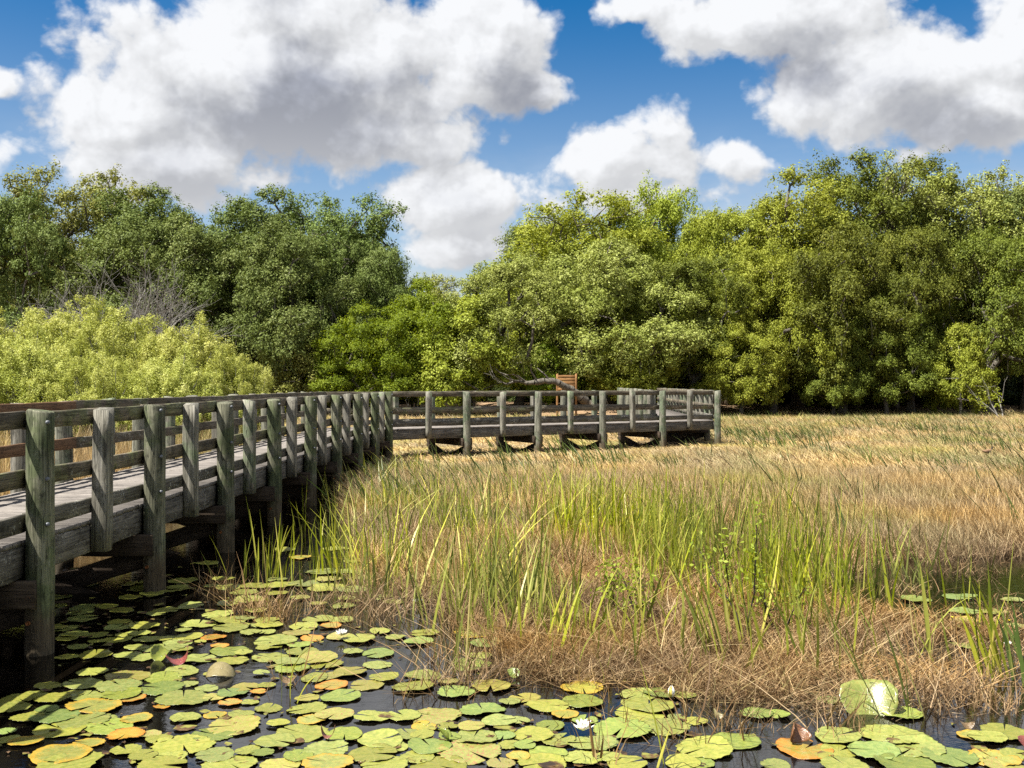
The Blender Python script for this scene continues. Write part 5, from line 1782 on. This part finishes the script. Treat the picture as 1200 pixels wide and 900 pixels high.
# pads in the shade of the boardwalk and between its pilings
rq = random.Random(8)
for _ in range(60):
    x_, y_ = rq.uniform(60, 330), rq.uniform(672, 775)
    if y_ < 880 - 0.62 * x_ - 10 and rq.random() < 0.25:
        continue
    PADL.append((x_, y_, rq.uniform(22, 36), 'g'))
for _ in range(16):
    PADL.append((rq.uniform(0, 130), rq.uniform(795, 850), rq.uniform(28, 42), 'g'))
kept = []
for q in PADL:
    if all(math.hypot(q[0] - r_[0], (q[1] - r_[1]) * 3) > 0.2 * (q[2] + r_[2]) for r_ in kept if abs(q[0] - r_[0]) < 60):
        kept.append(q)
PADL = kept
for i, q in enumerate(PADL):
    if q[3] in 'oy' and i % 5 in (1, 3):
        PADL[i] = (q[0], q[1], q[2], 'p' if i % 2 else 'g')
KIND = {'g': ('pad_green', 'yellow-green'), 'f': ('pad_fresh', 'fresh green'), 'y': ('pad_yellow', 'yellowing'), 'o': ('pad_orange', 'orange dying'), 'p': ('pad_pink', 'pink-blotched')}
LANDMARKS = [
    ('under the railing shadow', 155, 745), ('beside the first near piling', 60, 800), ('by the maroon folded pad', 212, 776), ('by the tan dead leaf', 259, 787),
    ('in the lower left corner', 60, 880), ('at the bottom edge, left half', 250, 885), ('by the small white lily flower', 398, 744), ('by the slim reed clump', 545, 785),
    ('by the thin bent stems', 335, 815), ('amid the open water', 450, 800), ('at the middle of the bottom edge', 480, 880), ('by the largest white lily', 683, 851),
    ('by the white lily bud', 787, 810), ('by the brown stalks at the bottom', 700, 885), ('by the upright brown leaf', 930, 862), ('by the upright bright pad', 1020, 815),
    ('at the bottom edge, right half', 860, 885), ('in the lower right corner', 1150, 870), ('in the dark channel at the right', 1130, 720), ('by the third near piling', 250, 665),
    ('in the shade under the boardwalk', 110, 705), ('at the upper end of the pads', 400, 680), ('among the dead stems', 340, 710), ('at the edge of the thatch', 590, 765),
]
rp = random.Random(3)
seen = {}
# the farther pads lie lower, each a little over its neighbour
PADL.sort(key=lambda q: -q[1])
pad_things = []
for i, (x, y, w_, kd) in enumerate(PADL):
    zz = 0.006 + 0.013 * ((i * 7) % 11) / 11
    g_ = grd(x, y, zz)
    rd_ = w_ * g_[1] / 1200 / 2
    if rd_ < 0.05:
        continue
    me = rp.choice(PADS_ME)
    o = add('lily_pad', me, M[KIND[kd][0]], None, g_, (rp.gauss(0, 0.018) + (0.02 if i % 5 == 0 else 0), rp.gauss(0, 0.025), rp.uniform(0, 6.28)),
            (rd_ * rp.uniform(0.94, 1.05), rd_ * rp.uniform(0.88, 1.08), rd_ * rp.uniform(0.8, 1.2)), own=True)
    pad_things.append((o, x, y, w_, kd))
sizes = {}
bucket = {}
for (o, x, y, w_, kd) in pad_things:
    lm = min(LANDMARKS, key=lambda q: math.hypot(x - q[1], (y - q[2]) * 2.2))
    bucket.setdefault((kd, lm[0]), []).append((o, x, y, w_, lm))
ORD = ['', 'second', 'third', 'fourth', 'fifth', 'sixth', 'seventh', 'eighth', 'ninth', 'tenth', 'eleventh', 'twelfth', 'thirteenth', 'fourteenth', 'fifteenth', 'sixteenth', 'seventeenth', 'eighteenth', 'nineteenth', 'twentieth'] + ['twenty-' + q for q in ('first', 'second', 'third', 'fourth', 'fifth', 'sixth', 'seventh', 'eighth', 'ninth')] + ['thirtieth'] * 9
for (kd, ln), lst in bucket.items():
    adj = KIND[kd][1]
    lst.sort(key=lambda q: -q[2])
    n = len(lst)
    for i, (o, x, y, w_, lm) in enumerate(lst):
        if n == 1:
            lb = 'the only %s lily pad %s' % (adj, ln)
        elif i == 0:
            lb = '%s lily pad %s, lowest of its colour there' % (adj, ln)
        elif i == n - 1:
            lb = '%s lily pad %s, highest of its colour there' % (adj, ln)
        else:
            lb = '%s lily pad %s, %s lowest of its colour there' % (adj, ln, ORD[i])
        if len(lb.split()) > 16:
            lb = lb.replace(' of its colour there', ' there')
        if len(lb.split()) > 16:
            lb = lb.replace(' lily pad', ' pad').replace('the railing', 'railing').replace('the upper end', 'upper end')
        tag(o, lb, 'lily pad', 'lily pads floating on the dark water')


# bits of dead leaf and young pads between them, past counting
rs = np.random.RandomState(91)
V, F_, rad_, ang_ = [], [], [], []
PA = [(q[0], q[1]) for q in PADL]
for i in range(520):
    q = PA[rs.randint(len(PA))]
    x_, y_ = q[0] + rs.normal(0, 26), q[1] + rs.normal(0, 9)
    if y_ < 650 or y_ > 925:
        continue
    g_ = grd(x_, y_)
    r_ = rs.uniform(0.012, 0.035) if i < 400 else rs.uniform(0.04, 0.075)
    k = len(V)
    a0, asp = rs.uniform(0, 6.28), rs.uniform(0.35, 1.0)
    for j in range(9):
        a = 2 * math.pi * j / 9
        rr = r_ * rs.uniform(0.7, 1.1)
        u_, v_ = rr * math.cos(a), rr * math.sin(a) * asp
        V.append((g_[0] + u_ * math.cos(a0) - v_ * math.sin(a0), g_[1] + u_ * math.sin(a0) + v_ * math.cos(a0), 0.004 + rs.uniform(0, 0.012)))
        rad_.append(1.0)
        ang_.append(a)
    F_.append(tuple(range(k, k + 9)))
m, t, out = material('floating_debris')
pos_ = t.new('ShaderNodeNewGeometry').outputs['Position']
cl_ = t.ramp(t.noise(pos_, 9.0, 3, 0.6), [(0.38, (0.025, 0.014, 0.007)), (0.5, (0.10, 0.055, 0.02)), (0.56, (0.15, 0.15, 0.03)), (0.66, (0.22, 0.21, 0.04))])
principled(t, out, cl_, 0.45, 0.4)
tag(add('floating_debris', mesh_np('floating_debris', V, F_), m), 'brown leaf bits and tiny young pads floating between the lily pads', 'debris', kind='stuff')


# pads that stand up or curl
def curled(name, label, cat, x, y, mat, size, tilt, turn, bendk, squash=1.0, lift=0.0, nres=18):
    """A leaf bent into a trough: its disc rolled about its own axis."""
    rs = np.random.RandomState(int(x))
    V, F_, rad_, ang_ = [], [], [], []
    nr = 7
    for i in range(nr + 1):
        f = i / nr
        for j in range(nres * 2):
            a = math.pi * j / nres
            rr = f * (1 + 0.05 * math.sin(3 * a + x) + 0.025 * math.sin(11 * a) * f)
            u_, v_ = rr * math.cos(a), rr * math.sin(a) * squash
            bz = bendk * u_ * u_ + 0.05 * math.sin(4 * v_ + 2 * u_) * f
            xx = u_ * (1 - 0.25 * abs(bendk) * u_ * u_)
            V.append((xx, v_, bz))
            rad_.append(f)
            ang_.append(a)
    k = nres * 2
    for i in range(nr):
        for j in range(k):
            a, b = i * k + j, i * k + (j + 1) % k
            F_.append((a, b, b + k, a + k))
    g_ = grd(x, y)
    o = add(name, mesh_np(name, V, F_, {'rad': rad_, 'ang': ang_}, smooth=True), M[mat], None, (g_[0], g_[1], lift), (tilt[0], tilt[1], turn), (size,) * 3)
    so = o.modifiers.new('thickness', 'SOLIDIFY')
    so.thickness = 0.02
    return tag(o, label, cat)


curled('lily_pad', 'large bright lily pad standing up on its edge out of the water', 'lily pad', 1018, 834, 'pad_green', 0.19, (R(46), R(-8), 0), R(-6), 0.32, 0.85, 0.06)
curled('lily_pad', 'maroon folded lily pad in the water left of the tan dead leaf', 'lily pad', 212, 780, 'pad_maroon', 0.105, (R(12), R(-18), 0), R(15), 0.9, 0.40, 0.03)
curled('lily_pad', 'curled glossy green lily pad touching the maroon folded pad', 'lily pad', 190, 772, 'pad_fresh', 0.10, (R(20), R(14), 0), R(-20), 0.8, 0.7, 0.02)
curled('dead_leaf', 'tan dead leaf humped over the water below the maroon folded pad', 'leaf', 259, 793, 'leaf_tan', 0.12, (R(22), R(5), 0), R(10), -0.55, 0.62, 0.055)
curled('dead_leaf', 'dark brown leaf standing upright on an orange pad at the lower right', 'leaf', 931, 872, 'leaf_brown', 0.075, (R(75), R(25), 0), R(20), 0.9, 0.75, 0.065)
curled('dead_leaf', 'pale pinkish-brown crumpled leaf at the thatch edge right of the lily bud', 'leaf', 838, 846, 'leaf_tan', 0.045, (R(50), R(35), 0), R(40), 0.8, 0.8, 0.04)
curled('dead_leaf', 'dark curled dead leaf under a green pad left of the thin bent stems', 'leaf', 336, 800, 'leaf_brown', 0.075, (R(8), R(10), 0), R(5), 0.7, 0.5, 0.012)
curled('lily_pad', 'small bright green curled pad at the thatch edge below the reeds', 'lily pad', 601, 795, 'pad_fresh', 0.05, (R(35), R(-12), 0), R(30), 0.5, 0.9, 0.035)
curled('lily_pad', 'pink leaf end at the right photo edge near the bottom', 'lily pad', 1199, 876, 'pad_maroon', 0.05, (R(45), 0, 0), R(30), 0.4, 0.8, 0.03)
curled('lily_pad', 'glossy pad edge turned up above the pads left of the bottom middle', 'lily pad', 520, 868, 'pad_fresh', 0.055, (R(40), R(20), 0), R(80), 0.7, 0.9, 0.03)
curled('dead_leaf', 'small maroon curled leaf end on the pads left of the bottom middle', 'leaf', 384, 870, 'pad_maroon', 0.06, (R(8), R(5), 0), R(-12), 1.2, 0.25, 0.03)
curled('dead_leaf', 'dark upturned leaf on the water at the lower right, left of a yellow pad', 'leaf', 1132, 855, 'leaf_brown', 0.05, (R(25), R(8), 0), R(10), 0.6, 0.6, 0.02)


# ---------------------------------------------------------------- water lilies
def petal_mesh(L, w):
    V, F_ = [], []
    n = 6
    for i in range(n + 1):
        tt = i / n
        ww = w * math.sin(math.pi * (0.10 + 0.90 * tt) ** 0.8) * 0.5 + 0.0003
        z = L * (0.12 * tt + 0.25 * tt * tt)
        for s in (-1, 0, 1):
            V.append((L * tt, s * ww, z + (0.12 * w if s else 0)))
    for i in range(n):
        for j in range(2):
            a = i * 3 + j
            F_.append((a, a + 1, a + 4, a + 3))
    return mesh_np('petal', V, F_, smooth=True)


def lily(label, x, y, r, zz):
    g_ = grd(x, y, zz)
    o = thing('water_lily', label, 'flower', g_, 0.4, 'white water lilies on the pads')
    pm = petal_mesh(r, r * 0.34)
    rs = random.Random(int(x))
    for (n_, el, sc_) in ((9, 10, 1.0), (9, 32, 0.92), (7, 55, 0.78), (5, 74, 0.6)):
        for k in range(n_):
            add('petal', pm, M['petal'], o, (0, 0, 0.01), (0, -R(el + rs.uniform(-6, 6)), 2 * math.pi * k / n_ + el + rs.uniform(-0.1, 0.1)), (sc_,) * 3)
    segs = [(np.array([0.0, 0, 0.01]), r * 0.05, np.array([r * 0.3 * math.cos(a), r * 0.3 * math.sin(a), r * 0.42]), r * 0.02) for a in np.arange(0, 6.28, 0.5)]
    V, F_ = tubes(segs, 4)
    add('stamens', mesh_np('stamens', V, F_), M['stamen'], o)
    return o


lily('open white water lily with many petals, the largest one near the bottom middle', 683, 858, 0.075, 0.03)
lily('small white water lily lying on a blotched pad amid the open water', 400, 746, 0.06, 0.03)
lily('half hidden cream water lily at the foot of the green reeds', 489, 708, 0.055, 0.03)
g_ = grd(787, 822)
bud = thing('water_lily_bud', 'closed white water lily bud on a short stalk by the thatch', 'flower', g_)
V, F_ = tubes([(np.array([0, 0, -0.02]), 0.006, np.array([0.002, 0, 0.035]), 0.006)], 6)
add('stalk', mesh_np('stalk', V, F_), M['dark_stem'], bud)


def lathe(prof, sides=12, squash=1.0):
    V, F_ = [], []
    for (r_, z_) in prof:
        for k in range(sides):
            a = 2 * math.pi * k / sides
            V.append((r_ * math.cos(a), r_ * math.sin(a) * squash, z_))
    for i in range(len(prof) - 1):
        for k in range(sides):
            a, b = i * sides + k, i * sides + (k + 1) % sides
            F_.append((a, b, b + sides, a + sides))
    return V, F_


for k in range(6):
    V, F_ = [], []
    for i in range(7):
        tt = i / 6
        r_ = 0.024 * math.sin(math.pi * min(0.98, 0.12 + 0.85 * tt)) ** 0.8
        for s in (-1, 0, 1):
            a = k * math.pi / 3 + s * 0.52 * (1.15 - tt * 0.5)
            rr = r_ * (1.0 if k % 2 else 1.08)
            V.append((rr * math.cos(a), rr * math.sin(a), 0.03 + 0.075 * tt * (1 if k % 2 else 0.93)))
    for i in range(6):
        for j in range(2):
            a = i * 3 + j
            F_.append((a, a + 1, a + 4, a + 3))
    add('petal' if k % 2 else 'sepal', mesh_np('bud_petal', V, F_, smooth=True), M['petal'] if k % 2 else M['sepal'], bud)
# small yellow flowers standing over the channel
for (x, y, lb) in [(1116, 724, 'tiny yellow flower over the dark channel, left of the right edge reeds'), (1183, 728, 'tiny yellow flower behind the right edge reeds')]:
    g_ = grd(x, y + 14)
    o = thing('yellow_flower', lb, 'flower', g_, 0, 'tiny yellow flowers over the channel')
    hh = 14 * g_[1] / 1200
    V, F_ = tubes([(np.array([0, 0, -0.05]), 0.003, np.array([0.0, 0, hh]), 0.003)], 5)
    add('stalk', mesh_np('stalk', V, F_), M['dark_stem'], o)
    pm = petal_mesh(0.018, 0.014)
    for k in range(5):
        add('petal', pm, M['yellow'], o, (0, 0, hh), (0, -0.3, k * 1.256))
o = lily('white lily bud opening in front of the right edge reeds', 1181, 757, 0.035, 0.10)

# ---------------------------------------------------------------- bird standing in the grass
Yb = 25.5
bz = CAM_H + (450 - 529.5) * Yb / 1200
bx = (1158 - 600) * Yb / 1200
gz = float(ground_z(np.array([bx]), np.array([Yb]))[0])
bird = thing('bird', 'small brown bird with white breast and dark head standing in the tan grass', 'bird', (bx, Yb, bz - 0.13), R(8))
rings = [(-0.17, 0.010, 0.012), (-0.13, 0.018, 0.010), (-0.09, 0.035, 0.008), (-0.04, 0.052, 0.0), (0.01, 0.056, 0.0), (0.05, 0.048, 0.012), (0.075, 0.034, 0.035), (0.088, 0.027, 0.06), (0.098, 0.028, 0.085), (0.112, 0.026, 0.10), (0.128, 0.012, 0.10), (0.132, 0.005, 0.098), (0.165, 0.002, 0.094)]
V, F_ = [], []
for (x, r_, z_) in rings:
    for k in range(12):
        a = 2 * math.pi * k / 12
        V.append((x, r_ * 0.9 * math.cos(a), 0.14 + z_ + r_ * math.sin(a)))
for i in range(len(rings) - 1):
    for k in range(12):
        a, b = i * 12 + k, i * 12 + (k + 1) % 12
        F_.append((a, b, b + 12, a + 12))
m, t, out = material('bird_plumage')
tc_ = t.new('ShaderNodeTexCoord')
s_ = t.new('ShaderNodeSeparateXYZ')
t.put(s_.inputs[0], tc_.outputs['Object'])
nz_ = t.m('MULTIPLY', t.noise(tc_.outputs['Object'], 60, 3, 0.6), 0.03)
zz_ = t.m('ADD', s_.outputs[2], nz_)
brd = t.mix(t.step(t.m('SUBTRACT', zz_, t.m('MULTIPLY', s_.outputs[0], 0.5)), 0.115, 0.135), (0.78, 0.76, 0.70), (0.19, 0.115, 0.065))
brd = t.mix(t.step(zz_, 0.212, 0.222), brd, (0.03, 0.025, 0.02))
principled(t, out, brd, 0.8, 0.2)
add('body', mesh_np('body', V, F_, smooth=True), m, bird)
for s in (-1, 1):
    V, F_ = tubes([(np.array([0.0, s * 0.02, 0.10]), 0.004, np.array([-0.01, s * 0.022, 0.05]), 0.003), (np.array([-0.01, s * 0.022, 0.05]), 0.003, np.array([0.005, s * 0.022, -0.15]), 0.003)], 6)
    add('leg', mesh_np('leg', V, F_), M['bird_dark'], bird)
    wv = [(-0.15, 0, 0.15), (-0.05, 0, 0.115), (0.04, 0, 0.135), (0.05, 0, 0.16), (-0.03, 0, 0.185), (-0.10, 0, 0.17)]
    V = [(p[0], s * 0.048 * (1 - 2.0 * abs(p[0] + 0.02) ** 1.0) + s * dy, p[2]) for dy in (0, 0.008) for p in wv]
    F_ = [tuple(range(5, -1, -1)), tuple(range(6, 12))] + [(i, (i + 1) % 6, 6 + (i + 1) % 6, 6 + i) for i in range(6)]
    add('wing', mesh_np('wing', V, F_), M['bird_brown'], bird)
